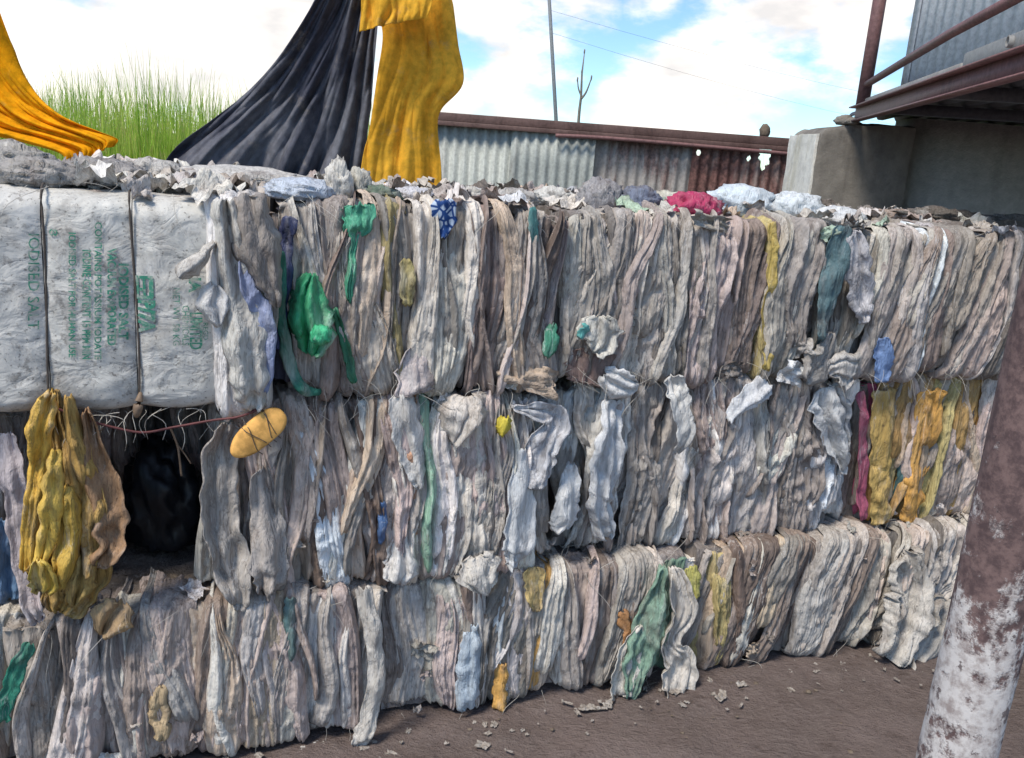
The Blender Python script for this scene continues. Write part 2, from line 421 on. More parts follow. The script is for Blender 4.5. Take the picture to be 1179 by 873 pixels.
def tube_data(pts, r, sides=6, cap=True):
    pts = np.array(pts, float); n = len(pts)
    rr = np.full(n, r) if np.isscalar(r) else np.array(r, float)
    T = np.gradient(pts, axis=0); T /= np.linalg.norm(T, axis=1)[:, None] + 1e-9
    ref = np.array([0.13, 0.21, 0.97]) if abs(T[0][2]) < 0.9 else np.array([0.97, 0.2, 0.1])
    A = np.cross(T, ref); A /= np.linalg.norm(A, axis=1)[:, None] + 1e-9
    B = np.cross(T, A)
    th = np.arange(sides) * 2 * np.pi / sides
    V = pts[:, None, :] + rr[:, None, None] * (np.cos(th)[None, :, None] * A[:, None, :] + np.sin(th)[None, :, None] * B[:, None, :])
    V = V.reshape(-1, 3)
    Q = []
    for i in range(n - 1):
        for j in range(sides):
            k = (j + 1) % sides
            Q.append((i * sides + j, i * sides + k, (i + 1) * sides + k, (i + 1) * sides + j))
    Q = np.array(Q)
    if cap:
        c0 = len(V); V = np.vstack([V, pts[:1], pts[-1:]])
        e = (n - 1) * sides; X = []
        for j in range(0, sides, 2):
            X.append((c0, (j + 2) % sides, (j + 1) % sides, j)); X.append((c0 + 1, e + j, e + (j + 1) % sides, e + (j + 2) % sides))
        Q = np.vstack([Q, np.array(X)])
    return V, Q
def tube(name, pts, r, sides=8):
    V, Q = tube_data(pts, r, sides); return mesh_np(name, V, Q)
def tubes(name, L, sides=4):
    Vs, Qs, b = [], [], 0
    for pts, r in L:
        V, Q = tube_data(pts, r, sides); Vs.append(V); Qs.append(Q + b); b += len(V)
    return mesh_np(name, np.vstack(Vs), np.vstack(Qs))
def spline(ctrl, n):
    C = np.array(ctrl, float); k = len(C)
    t = np.linspace(0, k - 1, n); i = np.clip(t.astype(int), 0, k - 2); f = (t - i)[:, None]
    p0 = C[np.clip(i - 1, 0, k - 1)]; p1 = C[i]; p2 = C[i + 1]; p3 = C[np.clip(i + 2, 0, k - 1)]
    return 0.5 * (2 * p1 + (p2 - p0) * f + (2 * p0 - 5 * p1 + 4 * p2 - p3) * f ** 2 + (3 * p1 - p0 - 3 * p2 + p3) * f ** 3)

def ico(sub):
    import bmesh
    bm = bmesh.new(); bmesh.ops.create_icosphere(bm, subdivisions=sub, radius=1.0)
    V = np.array([v.co[:] for v in bm.verts]); T = np.array([[v.index for v in f.verts] for f in bm.faces]); bm.free()
    return V, T
ICO = {k: ico(k) for k in (2, 3, 4, 5)}
def crumpled_blob(name, size, seed, amp=0.35, fr=2.2, sub=4, flat=True):
    V, T = ICO[sub]
    V = V.copy(); d = 1 - amp * crumple3(V, seed, fr) + 0.25 * amp * pn(V[:, 0] * 1.3 + V[:, 2], V[:, 1] * 1.3, seed + 3)
    V = V * d[:, None]
    if flat: V[:, 2] = np.where(V[:, 2] < -0.55, -0.55 + (V[:, 2] + 0.55) * 0.2, V[:, 2])
    V = V * np.array(size)[None, :] / 1.0
    V[:, 2] -= V[:, 2].min()
    return mesh_np(name, V, T)

# ------------------------------------------------------------------ the wall's own frame
A0 = at_z(440, 828); B0 = at_z(985, 745)
WV = B0 - A0; WV /= np.linalg.norm(WV)
NV = np.array([WV[1], -WV[0], 0.0])          # out of the wall, towards the yard
WROT = math.atan2(WV[1], WV[0])
def wall_pt(u, o, z): p = A0 + WV * u + NV * o; return np.array([p[0], p[1], z])
def wall_uz(x, y, o=0.0):
    d = ray(x, y); t = ((A0 + NV * o - CP) @ NV) / (d @ NV); P = CP + d * t
    return float((P - A0) @ WV), float(P[2])

# ------------------------------------------------------------------ ground
def build_ground():
    xs = np.unique(np.concatenate([np.linspace(-600, -8, 9), np.linspace(-8, -2.2, 12), np.linspace(-2.2, 3.4, 140), np.linspace(3.4, 10, 12), np.linspace(10, 600, 9)]))
    ys = np.unique(np.concatenate([np.linspace(-200, -3, 6), np.linspace(-3, 0.6, 10), np.linspace(0.6, 4.2, 90), np.linspace(4.2, 14, 14), np.linspace(14, 900, 9)]))
    X, Y = np.meshgrid(xs, ys)
    Z = 0.016 * pn(X * 1.4, Y * 1.4, 3) + 0.014 * pn(X * 4, Y * 4, 4) + 0.008 * pn(X * 11, Y * 11, 5) + 0.004 * pn(X * 25, Y * 25, 6)
    fade = np.exp(-((np.maximum(np.abs(X) - 3, 0)) ** 2 + np.maximum(np.abs(Y - 2) - 3, 0) ** 2))
    Z = Z * fade - 0.012
    me = mesh_np('ground', np.stack([X, Y, Z], -1).reshape(-1, 3), grid_quads(len(ys), len(xs)))
    g = add('ground', me, 'ground'); g['kind'] = 'structure'
    g['label'] = 'dusty brown packed earth floor of the yard'
build_ground()

# ------------------------------------------------------------------ bales
RNG = random.Random(11)
def col_of(key, var=0.24):
    r, g, b, _ = srgb(*PAL[key]); r *= 1.04; b *= 0.95; v = 1 + RNG.uniform(-var, var) * 1.6
    return (r * v * (1 + RNG.uniform(-.04, .04)), g * v, b * v * (1 + RNG.uniform(-.05, .05)), 1.0)

def noisy_core(name, W, H, D, seed, inset=0.045, amp=0.02):
    """closed crumpled block: local x 0..W, y 0..D into the stack, z 0..H"""
    Vs, Qs, b = [], [], 0
    def face(fn, na, nb):
        nonlocal b
        a, c = np.meshgrid(np.linspace(0, 1, na), np.linspace(0, 1, nb))
        P = fn(a.ravel(), c.ravel()); Vs.append(P); Qs.append(grid_quads(nb, na) + b); b += len(P)
    x0, x1, y0, y1, z0, z1 = 0.012, W - 0.012, inset, D, 0.012, H - 0.014
    st = 0.016
    nx, ny, nz_ = int(W / st), int(D / 0.03), int(H / 0.02)
    face(lambda a, c: np.stack([x0 + (x1 - x0) * a, 0 * a + y0, z0 + (z1 - z0) * c], 1), nx, nz_)
    face(lambda a, c: np.stack([x0 + (x1 - x0) * a, y0 + (y1 - y0) * c, 0 * a + z1], 1), nx, ny)
    face(lambda a, c: np.stack([x0 + (x1 - x0) * (1 - a), 0 * a + y1, z0 + (z1 - z0) * c], 1), nx // 3, nz_)
    face(lambda a, c: np.stack([0 * a + x0, y0 + (y1 - y0) * (1 - a), z0 + (z1 - z0) * c], 1), ny, nz_)
    face(lambda a, c: np.stack([0 * a + x1, y0 + (y1 - y0) * a, z0 + (z1 - z0) * c], 1), ny, nz_)
    face(lambda a, c: np.stack([x0 + (x1 - x0) * a, y0 + (y1 - y0) * (1 - c), 0 * a + z0], 1), nx // 3, ny // 2)
    V = np.vstack(Vs)
    x, y, z = V[:, 0].copy(), V[:, 1].copy(), V[:, 2].copy()
    f = folds(x + 0.3 * y, z, seed, 20) - 0.5
    top = np.clip((z - (z1 - 0.02)) / 0.02, 0, 1)
    side = 1 - top
    V[:, 1] -= np.where(y < 0.2, f * amp * 1.3, 0) * side
    V[:, 0] += (folds(y, z, seed + 9, 18) - 0.5) * amp * np.where(x < W / 2, -1, 1) * np.clip(np.abs(x / W - .5) * 2, 0, 1) ** 8 * side
    lay = np.abs(pn(x * 5 + y * 2, y * 26 + 2 * pn(x * 3, y * 3, seed), seed + 20)) + 0.6 * np.abs(pn(x * 17, y * 40, seed + 22)) + crumple(x, y, seed + 30, 9) * 0.6
    V[:, 2] += top * (lay - 0.55) * amp * 1.15
    return mesh_np(name, V, np.vstack(Qs))

def sack_strip(name, u0, u1, H, seed, prot=0.0, lean=0.0, back=0.25, rt=0.05, rb=0.04, fr=22, amp=0.030, tuck=0.030, lift=0.0, wob=0.014, drop=0.0, bot=None, du=0.0034, dz=0.009, flat=1.0, taper=None, chaos=1.0):
    """one flattened sack folded over the top edge of the bale, down its face and under it"""
    w = u1 - u0
    rnd_tilt = (random.Random(seed + 3).random() - 0.5) * 0.035
    nc = max(9, int(w / du)) + 1
    s = np.linspace(-1, 1, nc)
    z_b = 0.0 - drop if bot is None else bot
    pts = []
    for k in np.linspace(0, 1, max(3, int(back / 0.02))): pts.append((-rt - back * (1 - k), H + lift * (1 - k) ** 2))
    for k in np.linspace(0, 1, 8)[1:]: th = k * math.pi / 2; pts.append((-rt + rt * math.sin(th), H - rt + rt * math.cos(th)))
    nf = int((H - rt - rb - z_b) / dz)
    for k in np.linspace(0, 1, nf)[1:]: pts.append((0, H - rt + (z_b + rb - H + rt) * k))
    if bot is None or True:
        for k in np.linspace(0, 1, 6)[1:]: th = k * math.pi / 2; pts.append((-rb + rb * math.cos(th), z_b + rb - rb * math.sin(th)))
        pts.append((-rb - 0.05, z_b))
    P = np.array(pts); nr = len(P)
    T = np.gradient(P, axis=0); T /= np.linalg.norm(T, axis=1)[:, None] + 1e-9
    N = np.stack([-T[:, 1], T[:, 0]], 1)
    arc = np.concatenate([[0], np.cumsum(np.linalg.norm(np.diff(P, axis=0), axis=1))])
    zz = P[:, 1]
    hw = 0.5 * w * (1.12 + 0.22 * pn(arc * 3.1, arc * 0 + 0.5, seed + 40))
    uc = 0.5 * (u0 + u1) + wob * pn(arc * 2.6, arc * 0 + 2.5, seed + 41) * 1.6 + lean * (zz - H * 0.5)
    Ug = uc[:, None] + hw[:, None] * s[None, :]
    if taper is not None:
        ta, tb = taper
        tt = np.clip((arc - back) / (arc[-1] - back), 0, 1)
        hw = hw * (ta + (tb - ta) * tt) * (0.75 + 0.5 * np.sin(np.pi * tt))
        Ug = uc[:, None] + hw[:, None] * s[None, :]
    A = np.repeat(arc[:, None], nc, 1)
    Ug = Ug + chaos * 0.016 * pn(Ug * 5, A * 4, seed + 46)
    Xn = np.repeat(s[None, :], nr, 0)
    f = zigzag(arc, Xn, w, seed, 0.34 / fr, 0.85, 1.3) + zigzag(arc, Xn, w, seed + 7, 1.2 / fr, 0.42) + zigzag(arc, Xn, w, seed + 9, 0.17 / fr, 0.7, 2.2)
    f = f + rnd_tilt * s[None, :]
    cr = creases(Ug, A, seed + 50, int(5 + w * 110 * chaos), 0.0065 * chaos, 0.010, 0.07) + 0.007 * chaos * crumple(Ug, A * 0.7, seed + 53, 19)
    top = np.clip((zz - (H - rt * 0.5)) / (rt * 0.5), 0, 1)[:, None]
    d = prot + f * (amp / 0.036) * flat * (1 - 0.4 * top) + cr * flat + 0.010 * chaos * pn(Ug * 7, A * 6, seed + 52) - tuck * np.abs(s)[None, :] ** 6 * (1 - 0.75 * top)
    # sacks are squeezed where the bale's edges pinch them
    belly = 0.018 * np.sin(np.pi * np.clip(zz / H, 0, 1))[:, None] * (1 - top)
    d = d + belly
    Og = P[:, 0][:, None] + N[:, 0][:, None] * d
    Zg = P[:, 1][:, None] + N[:, 1][:, None] * d
    # ragged end on top
    Og[0] += 0.03 * pn(Ug[0] * 25, Ug[0] * 0, seed + 60)
    Og[1] += 0.02 * pn(Ug[0] * 25, Ug[0] * 0, seed + 60)
    V = np.stack([Ug, -Og, Zg], -1).reshape(-1, 3)
    return mesh_np(name, V, grid_quads(nr, nc)[:, ::-1])

SCRAPS = []
def make_scraps():
    for k in range(14):
        n = 13; a, c = np.meshgrid(np.linspace(-1, 1, n), np.linspace(-1, 1, n))
        rgd = 1 + 0.35 * pn(np.arctan2(c, a) * 2, a * 0 + k, 70 + k)
        sx, sy = 0.030 + 0.02 * (k % 4), 0.026 + 0.014 * (k % 3)
        x, y = a * sx * rgd, c * sy * rgd
        z = 0.030 * crumple(x * 1.0, y, 80 + k, 30) + 0.022 * np.abs(pn(x * 18 + k, y * 18, 90 + k)) + 0.012 * pn(a * 1.2, c * 1.2, 95 + k) * 2
        V = np.stack([x, y, z], -1).reshape(-1, 3)
        SCRAPS.append(mesh_np('scrap', V, grid_quads(n, n)))
make_scraps()

def strand_curves(n, box, seed, length=(0.04, 0.12), r=0.0006):
    rg = random.Random(seed); L = []
    (x0, x1), (y0, y1), (z0, z1) = box
    for i in range(n):
        p = np.array([rg.uniform(x0, x1), rg.uniform(y0, y1), rg.uniform(z0, z1)])
        d = np.array([rg.uniform(-1, 1), rg.uniform(-0.6, 0.2), rg.uniform(-1.0, 0.3)]); d /= np.linalg.norm(d)
        ln = rg.uniform(*length); pts = []
        for k in range(8):
            t = k / 7
            pts.append(p + d * ln * t + np.array([math.sin(t * 5 + i) * 0.012, math.cos(t * 4 + i * 2) * 0.006, -0.05 * t * t]))
        L.append((pts, r * rg.uniform(0.7, 1.3)))
    return L

BALES = {}
NEAR = {'g': 'gld', 'l': 'lgw', 'p': 'plt', 'd': 'dgb', 'w': 'wlc', 'b': 'bpB', 't': 'tpl', 'c': 'clw', 'B': 'Bbp', 'o': 'oyt', 'y': 'ygt', 'k': 'kd'}
def bale(key, px, cols, label, off=0.0, depth=1.1, lean=0.0, seed=1, fr=26, amp=0.036, scraps=7, strands=9, z=None, u=None, core='d', chaos=1.0, yaw=0.0, top=False, tilt=0.0):
    if px is not None:
        q = [wall_uz(x, y, off) for x, y in px]
        ua = (q[0][0] + q[3][0]) / 2; ub = (q[1][0] + q[2][0]) / 2
        zt = (q[0][1] + q[1][1]) / 2; zb = (q[2][1] + q[3][1]) / 2
    if u is not None: ua, ub = u
    if z is not None: zb, zt = z
    ua += 0.008; ub -= 0.008
    W, H = ub - ua, zt - zb
    root = empty('plastic_bale', wall_pt(ua, off, zb), WROT + rad(yaw))
    root.rotation_euler[1] = rad(tilt)
    tag(root, label, 'bale', 'bales stacked in the wall')
    add('core', noisy_core('core', W, H, depth, seed), 'sack', root, col_of(core, 0.05))
    BALES[key] = dict(root=root, ua=ua, zb=zb, W=W, H=H, off=off, depth=depth)
    items = []
    for tok in cols.split():
        items.append((tok[0], float(tok[1:])))
    tot = sum(i[1] for i in items); x = 0.0
    for i, (c, wt) in enumerate(items):
        w = W * wt / tot
        pieces = max(1, int(round(w / RNG.choice((0.05, 0.08, 0.12)))))
        cuts = sorted([0.0, 1.0] + [(q + RNG.uniform(-0.3, 0.3)) / pieces for q in range(1, pieces)])
        for pz in range(pieces):
            sd = seed * 100 + i * 3 + pz
            rg = random.Random(sd)
            a, b = x + w * cuts[pz], x + w * cuts[pz + 1]
            rim = -0.075 * abs((a + b) / W - 1) ** 9
            cc_ = c if pz == 0 or rg.random() < 0.6 else rg.choice(NEAR.get(c, c))
            me = sack_strip('sack', a - 0.016, b + 0.016, H, sd, prot=rim + rg.uniform(-0.022, 0.008), chaos=chaos, lean=lean + rg.uniform(-0.13, 0.13) * chaos,
                            back=rg.uniform(0.10, 0.5) if top else rg.uniform(0.06, 0.25), rt=rg.uniform(0.025, 0.055), rb=rg.uniform(0.025, 0.06), fr=fr * rg.uniform(0.6, 1.4), amp=amp * rg.uniform(0.8, 1.5),
                            lift=rg.uniform(0, 0.02), drop=rg.uniform(-0.015, 0.012) if zb > 0.1 else 0.0)
            add('sack', me, 'sack', root, col_of(cc_))
            if rg.random() < 0.75:      # a second, tapering sack squeezed in front of the first
                wd = rg.uniform(0.03, 0.085); m0 = rg.uniform(a, b); m0 = min(max(m0, wd / 2), W - wd / 2)
                tp = rg.choice(((1.0, 0.15), (0.15, 1.0), (0.7, 0.7), (0.3, 1.1), (1.1, 0.3)))
                me = sack_strip('sack', m0 - wd / 2, m0 + wd / 2, H, sd + 5000, prot=rim + rg.uniform(0.004, 0.022), chaos=chaos, lean=lean + rg.uniform(-0.24, 0.24), back=rg.uniform(0.04, 0.2), fr=fr * rg.uniform(0.7, 1.6), amp=amp * rg.uniform(0.5, 1.1),
                                taper=tp, wob=0.03, bot=(rg.uniform(0.08, 0.4) * H if rg.random() < 0.45 else None), tuck=0.03)
                add('sack', me, 'sack', root, col_of(rg.choice(NEAR.get(c, 'gl') + NEAR.get(c, 'gl') + 'glp') if c not in 'nTPeG' else rg.choice('glp')))
        x += w
    rg = random.Random(seed + 900)
    for k in range(int(W * 9)):          # broad flattened sacks lying over the seams
        wd = rg.uniform(0.07, 0.17); m0 = rg.uniform(wd / 2, W - wd / 2); sd = seed * 100 + 7000 + k
        lo = rg.choice((None, None, rg.uniform(0.15, 0.5) * H)); hs = H if rg.random() < 0.6 else H * rg.uniform(0.55, 0.92)
        me = sack_strip('sack', m0 - wd / 2, m0 + wd / 2, hs, sd, prot=-0.075 * abs(2 * m0 / W - 1) ** 9 + rg.uniform(0.0, 0.014), chaos=chaos * 1.25, lean=lean + rg.uniform(-0.22, 0.22), back=0.10 if hs == H else 0.02, rt=0.03 if hs == H else 0.02,
                        fr=fr * rg.uniform(1.0, 1.9), amp=amp * rg.uniform(0.8, 1.1), taper=rg.choice(((1.1, 0.5), (0.5, 1.1), (0.8, 0.8), (0.3, 1.2), (0.9, 0.2))), wob=0.03, bot=lo, tuck=0.026)
        near_c = items[min(len(items) - 1, int(m0 / W * len(items)))][0]
        add('sack', me, 'sack', root, col_of(rg.choice(NEAR.get(near_c, 'glp') + 'lgp')))
    rg = random.Random(seed + 500)
    for k in range(scraps):
        o = add('scrap', SCRAPS[rg.randrange(len(SCRAPS))], 'sack', root, col_of(rg.choice('wwllgglgpdt' + ('cws' if top else ''))))
        if rg.random() < (0.93 if top else 0.6):
            o.location = (rg.uniform(0.02, W - 0.02), (rg.uniform(0.0, depth * 0.95)) if top else rg.uniform(0.0, 0.08), H + rg.uniform(0.0, 0.02))
            o.rotation_euler = (rg.uniform(-0.5, 0.5), rg.uniform(-0.5, 0.5), rg.uniform(0, 6.28))
        else:
            o.location = (rg.uniform(0.03, W - 0.03), -rg.uniform(0.0, 0.02), rg.choice((rg.uniform(0.02, 0.08), rg.uniform(0.05, H))))
            o.rotation_euler = (rg.uniform(1.1, 1.9), rg.uniform(-0.4, 0.4), rg.uniform(-0.5, 0.5))
        o.scale = [rg.uniform(0.5, 1.1) * (1 if top else 0.6)] * 3
    if strands:
        L = strand_curves(strands, ((0.02, W - 0.02), (-0.03, 0.0), (0.0, 0.06)), seed) + strand_curves(strands, ((0.02, W - 0.02), (-0.02, 0.05), (H - 0.03, H + 0.015)), seed + 1)
        s = add('frayed_strands', tubes('frayed_strands', L, 4), 'strand', root); s['kind'] = 'stuff'
    return root

bale('B0', None, 'g3 l3 d3 g4 l3', 'grey bale at the far lower left with green cord beside it', u=(-1.55, -1.04), z=(0, 0.5), seed=2, off=-0.03)
bale('B1', [(20, 690), (435, 672), (425, 850), (20, 870)], 'g4 d2 p4 p3 l2 b3 p4 t2 b2 p4 t3 l2 T.7 g2 w4 p3 l3', 'dusty pinkish grey bale on the ground at lower left under the dark gap', z=(0, 0.505), seed=3, off=0.05, amp=0.026)
bale('B2', [(437, 672), (795, 640), (790, 780), (440, 825)], 'd2 l4 l5 b2 p2 c2.5 t2 g2 o1.2 t2 l2 p3 b3 d1.5 l2 b2 O1.2 l2 G2.2 w2', 'grey brown bale on the ground with a green sack at its right end', z=(0, 0.485), seed=4, amp=0.026)
bale('B3', [(790, 635), (1010, 612), (985, 745), (800, 765)], 'g2 y1 t2 b2 p2 B2 b2 B2 g3 g3 d2 l2', 'brown grey bale on the ground with leaning folds and dark rusty streaks', z=(0, 0.495), seed=5, lean=0.16, amp=0.026)
bale('B4', [(1000, 620), (1200, 600), (1150, 770), (985, 750)], 'g3 d2 l4 w3 g3 l3', 'pale grey loosely folded bale on the ground behind the worn pole', z=(0, 0.48), seed=6, lean=0.30, fr=16, amp=0.045, chaos=1.6)
bale('M0', None, 'g3 l3 c3 u2 p2 d2', 'bale at the far left behind the hanging yellow sack', u=(-1.62, -0.97), z=(0.51, 1.06), seed=7, off=-0.10)
bale('M1', [(238, 470), (640, 455), (628, 655), (235, 690)], 'l4 g3 p4 g2 t3 B1.5 p4 w2 t2 B1.5 b3 w3 O.8 l2 G.4 l3 p3 b3 l2 g3 w3 l3 g2', 'middle row bale with rusty brown stains beside the dark gap', z=(0.49, 1.085), seed=8, off=0.0, amp=0.036, chaos=1.35)
bale('M2', [(645, 450), (985, 440), (970, 590), (650, 630)], 'w3 c3 l4 g3 l4 w3 l3 p2 w4 l3 p2 g4 w4 c3', 'palest white bale in the middle row with loose plastic folds', z=(0.485, 1.10), seed=9, off=-0.09, fr=18, amp=0.042, chaos=1.7)
bale('M3', [(988, 445), (1230, 440), (1210, 595), (988, 600)], 'b.7 P.8 o1.5 y.8 T.5 o1.5 y1.5 g.7 o2 o1.8 l1.5 g2 l2.5 g2', 'middle row bale with ochre yellow and magenta sacks near the pole', z=(0.485, 1.095), seed=10, off=-0.10, fr=30, amp=0.020)

T1KW = dict(off=0.03)
bale('T2', [(320, 228), (650, 240), (640, 452), (330, 452)], 'n.7 g3 l1.2 d2.6 g1 p4 y1.1 g1.8 d1 l2 g2 d2.5 b2.5 p4 b3 B1.5', 'top row bale with brown grey folds behind the bright green knotted bag', z=(1.10, 1.655), seed=12, off=0.0, top=True, scraps=46, strands=26)
bale('T3', [(650, 240), (958, 256), (950, 432), (645, 450)], 'g3 l3 g2 p2 l3 g2 d3 l2 g3 p3 b3 b2 y.9 g3 l4 g3', 'grey top row bale below the pink bag', z=(1.11, 1.66), seed=13, off=-0.05, chaos=1.2, lean=0.05, top=True, scraps=50, strands=26)
bale('T4', [(964, 256), (1240, 275), (1210, 440), (966, 440)], 'T.6 l4 g2 l3 c2 g2 b1.2 g4 g3 d2 g3 p2 t1.2 g3', 'pale top row bale at the right below the concrete pier with tightly pleated folds', z=(1.105, 1.655), seed=14, off=-0.04, lean=0.17, fr=30, amp=0.026, top=True, scraps=46, strands=26)

# ---- the strapped bale with printed sacks (top left)
def printed_bale():
    off = 0.04; zb, zt = 1.075, 1.645; ua = -1.42; ub = wall_uz(312, 300, off)[0]
    W, H = ub - ua, zt - zb
    root = empty('plastic_bale', wall_pt(ua, off, zb), WROT)
    tag(root, 'top left bale of flat white sacks with green print and dark straps', 'bale', 'bales stacked in the wall')
    BALES['T1'] = dict(root=root, ua=ua, zb=zb, W=W, H=H, off=off, depth=1.1)
    add('core', noisy_core('core', W, H, 1.1, 77, inset=0.07), 'sack', root, col_of('g', 0.03))
    sx = [wall_uz(x, 330, off)[0] - ua for x in (-60, 52, 155, 249)]
    def surf(x, z, k):
        a, b = edges[k], edges[k + 1]; s = (x - a) / (b - a) * 2 - 1
        puff = 0.013 * (1 - np.abs(s) ** 3.0) + 0.012 * np.sin(np.pi * np.clip(z / H, 0, 1))
        wr = 0.005 * (np.abs(pn(x * 6 + z * 5, z * 8 - x * 4, 300 + k)) - 0.2) + 0.008 * (0.3 - np.abs(pn(x * 7 + z * 10, z * 6 - x * 5, 311 + k))) * np.clip(0.4 + pn(x * 3, z * 3, 313 + k) * 1.5, 0, 1) + 0.004 * np.abs(pn(x * 22, z * 9 + x * 12, 310 + k))
        low = np.clip((0.16 - z) / 0.16, 0, 1) * 0.010 * np.abs(pn(x * 4, z * 34 + 1.5 * np.sin(x * 9 + k), 320 + k))
        return puff + wr + low
    edges = [0.0] + sx[1:] if sx[0] < 0 else [0.0] + sx[0:]
    sacks = []
    for k in range(len(edges) - 1):
        a, b = edges[k], edges[k + 1]
        nx, nzv = int((b - a) / 0.006) + 1, int(H / 0.007)
        xs = np.linspace(a + 0.001, b - 0.001, nx); zs = np.linspace(0.015, H - 0.012, nzv)
        X, Z = np.meshgrid(xs, zs)
        O = surf(X, Z, k)
        edge_round = np.minimum(np.clip((H - 0.012 - Z) / 0.05, 0, 1), np.clip((Z - 0.015) / 0.05, 0, 1))
        O = O - 0.05 * (1 - np.sqrt(np.clip(1 - (1 - edge_round) ** 2, 0, 1)))
        # lap over the top and under the bottom
        rows = [np.stack([X[0], 0 * X[0] + 0.16, Z[0] * 0 - 0.004], -1), np.stack([X[0], 0 * X[0] + 0.085, Z[0] * 0 + 0.0], -1)]
        V = np.stack([X, -O, Z], -1)
        sag = -0.012 * np.sin(np.pi * (X - a) / (b - a)) * np.clip(1 - Z / 0.12, 0, 1)
        V[..., 2] += sag
        rows[1][:, 2] += -0.012 * np.sin(np.pi * (X[0] - a) / (b - a))
        rt = [np.stack([X[0], 0 * X[0] + t, 0 * X[0] + H - 0.004 + 0.006 * pn(X[0] * 9, X[0] * 0 + t * 9, 330 + k)], -1) for t in (0.075, 0.12, 0.2, 0.3)]
        V = np.concatenate([np.stack(rows), V, np.stack(rt)], 0)
        s_ = add('sack', mesh_np('sack', V.reshape(-1, 3), grid_quads(V.shape[0], V.shape[1])), 'panel', root, [srgb(184, 180, 172), srgb(204, 201, 195), srgb(206, 203, 196)][min(k, 2)])
        sacks.append((s_, k))
    # pinched straps between the sacks
    for e in edges[1:]:
        zs = np.linspace(-0.012, H + 0.004, 26)
        pts = [(e, 0.16, -0.016), (e, 0.05, -0.014)] + [(e + 0.006 * math.sin(z * 7 + e * 9), -0.015 + (0.03 if (z < 0.01 or z > H - 0.01) else 0.0), z) for z in zs] + [(e, 0.06, H + 0.008), (e, 0.3, H + 0.012)]
        add('strap', tube('strap', pts, 0.003, 6), 'strap', root)
    # printing
    dg = None
    def lettering(k, body, px_x, px_y0, px_y1, size, bold=0.0):
        u0, z0 = wall_uz(px_x, px_y0, off + 0.03); u1, z1 = wall_uz(px_x, px_y1, off + 0.03)
        cu = bpy.data.curves.new('print', 'FONT'); cu.body = body; cu.size = size; cu.offset = bold; cu.resolution_u = 2
        to = bpy.data.objects.new('print', cu); COL.objects.link(to)
        bpy.context.view_layer.update()
        d = bpy.context.evaluated_depsgraph_get(); me = to.evaluated_get(d).to_mesh()
        import bmesh
        bm = bmesh.new(); bm.from_mesh(me); bmesh.ops.triangulate(bm, faces=bm.faces[:])
        bmesh.ops.subdivide_edges(bm, edges=[e for e in bm.edges if e.calc_length() > 0.012], cuts=1)
        bmesh.ops.triangulate(bm, faces=bm.faces[:])
        V = np.array([v.co[:] for v in bm.verts]); T = np.array([[v.index for v in f.verts] for f in bm.faces]); bm.free()
        to.to_mesh_clear() if hasattr(to, 'to_mesh_clear') else None
        bpy.data.objects.remove(to)
        ln = V[:, 0].max() - V[:, 0].min(); sc = (z0 - z1) / ln
        zz = (z0 - zb) - (V[:, 0] - V[:, 0].min()) * sc
        xx = (u0 - ua) + V[:, 1]
        xx = xx + (u1 - u0) * (V[:, 0] - V[:, 0].min()) / ln
        xx = np.clip(xx, edges[k] + 0.004, edges[k + 1] - 0.004)
        oo = surf(xx, zz, k) + 0.0035
        p = [s for s, kk in sacks if kk == k][0]
        add('lettering', mesh_np('lettering', np.stack([xx, -oo, zz], 1), T), 'ink', p)
    kk = len(edges) - 2
    lettering(kk - 1, 'IODISED SALT', 137, 304, 392, 0.030, 0.0012)
    lettering(kk - 1, 'VACUUM EVAPORATED', 124, 286, 398, 0.027, 0.0010)
    lettering(kk - 1, 'CONTAINS POTASSIUM IODATE', 109, 256, 414, 0.022, 0.0004)
    lettering(kk - 1, 'IODINE CONTENT 15 PPM MIN', 95, 288, 414, 0.026, 0.0008)
    lettering(kk - 1, 'IODISED SALT FOR HUMAN USE', 79, 268, 412, 0.022, 0.0004)
    lettering(kk - 1, '8', 56, 264, 272, 0.026)
    lettering(kk, 'NET WT 50 KG', 199, 332, 398, 0.024)
    lettering(kk, 'CHEMICALS', 210, 352, 398, 0.024)
    lettering(kk, 'IA', 218, 320, 337, 0.040, 0.0015)
    lettering(kk, 'LIMITED', 219, 360, 403, 0.042, 0.0012)
    lettering(kk, 'REGD', 234, 372, 392, 0.018)
    lettering(kk - 2, 'IODISED SALT', 32, 270, 380, 0.034)
    # block emblem: a solid panel with pale bars left open, then bold letters
    def rect(px0, py0, px1, py1):
        a0, c0 = wall_uz(px0, py0, off + 0.03); a1, c1 = wall_uz(px1, py1, off + 0.03)
        n = 9; xs = np.linspace(a0 - ua, a1 - ua, n); zs = np.linspace(c0 - zb, c1 - zb, n); X, Z = np.meshgrid(xs, zs)
        O = surf(X, Z, kk) + 0.003
        return np.stack([X, -O, Z], -1).reshape(-1, 3), grid_quads(n, n)
    Vs, Qs, b = [], [], 0
    for r in [(155, 318, 160, 345), (160, 318, 176, 322), (164, 322, 168, 345), (171, 322, 177, 343), (160, 332, 164, 336), (160, 341, 176, 345)]:
        V, Q = rect(*r); Vs.append(V); Qs.append(Q + b); b += len(V)
    p = [s for s, q in sacks if q == kk][0]
    add('emblem', mesh_np('emblem', np.vstack(Vs), np.vstack(Qs)), 'ink', p)
    lettering(kk, 'P/7A', 160, 346, 384, 0.052, 0.003)
    # crumpled right end
    x = edges[-1]
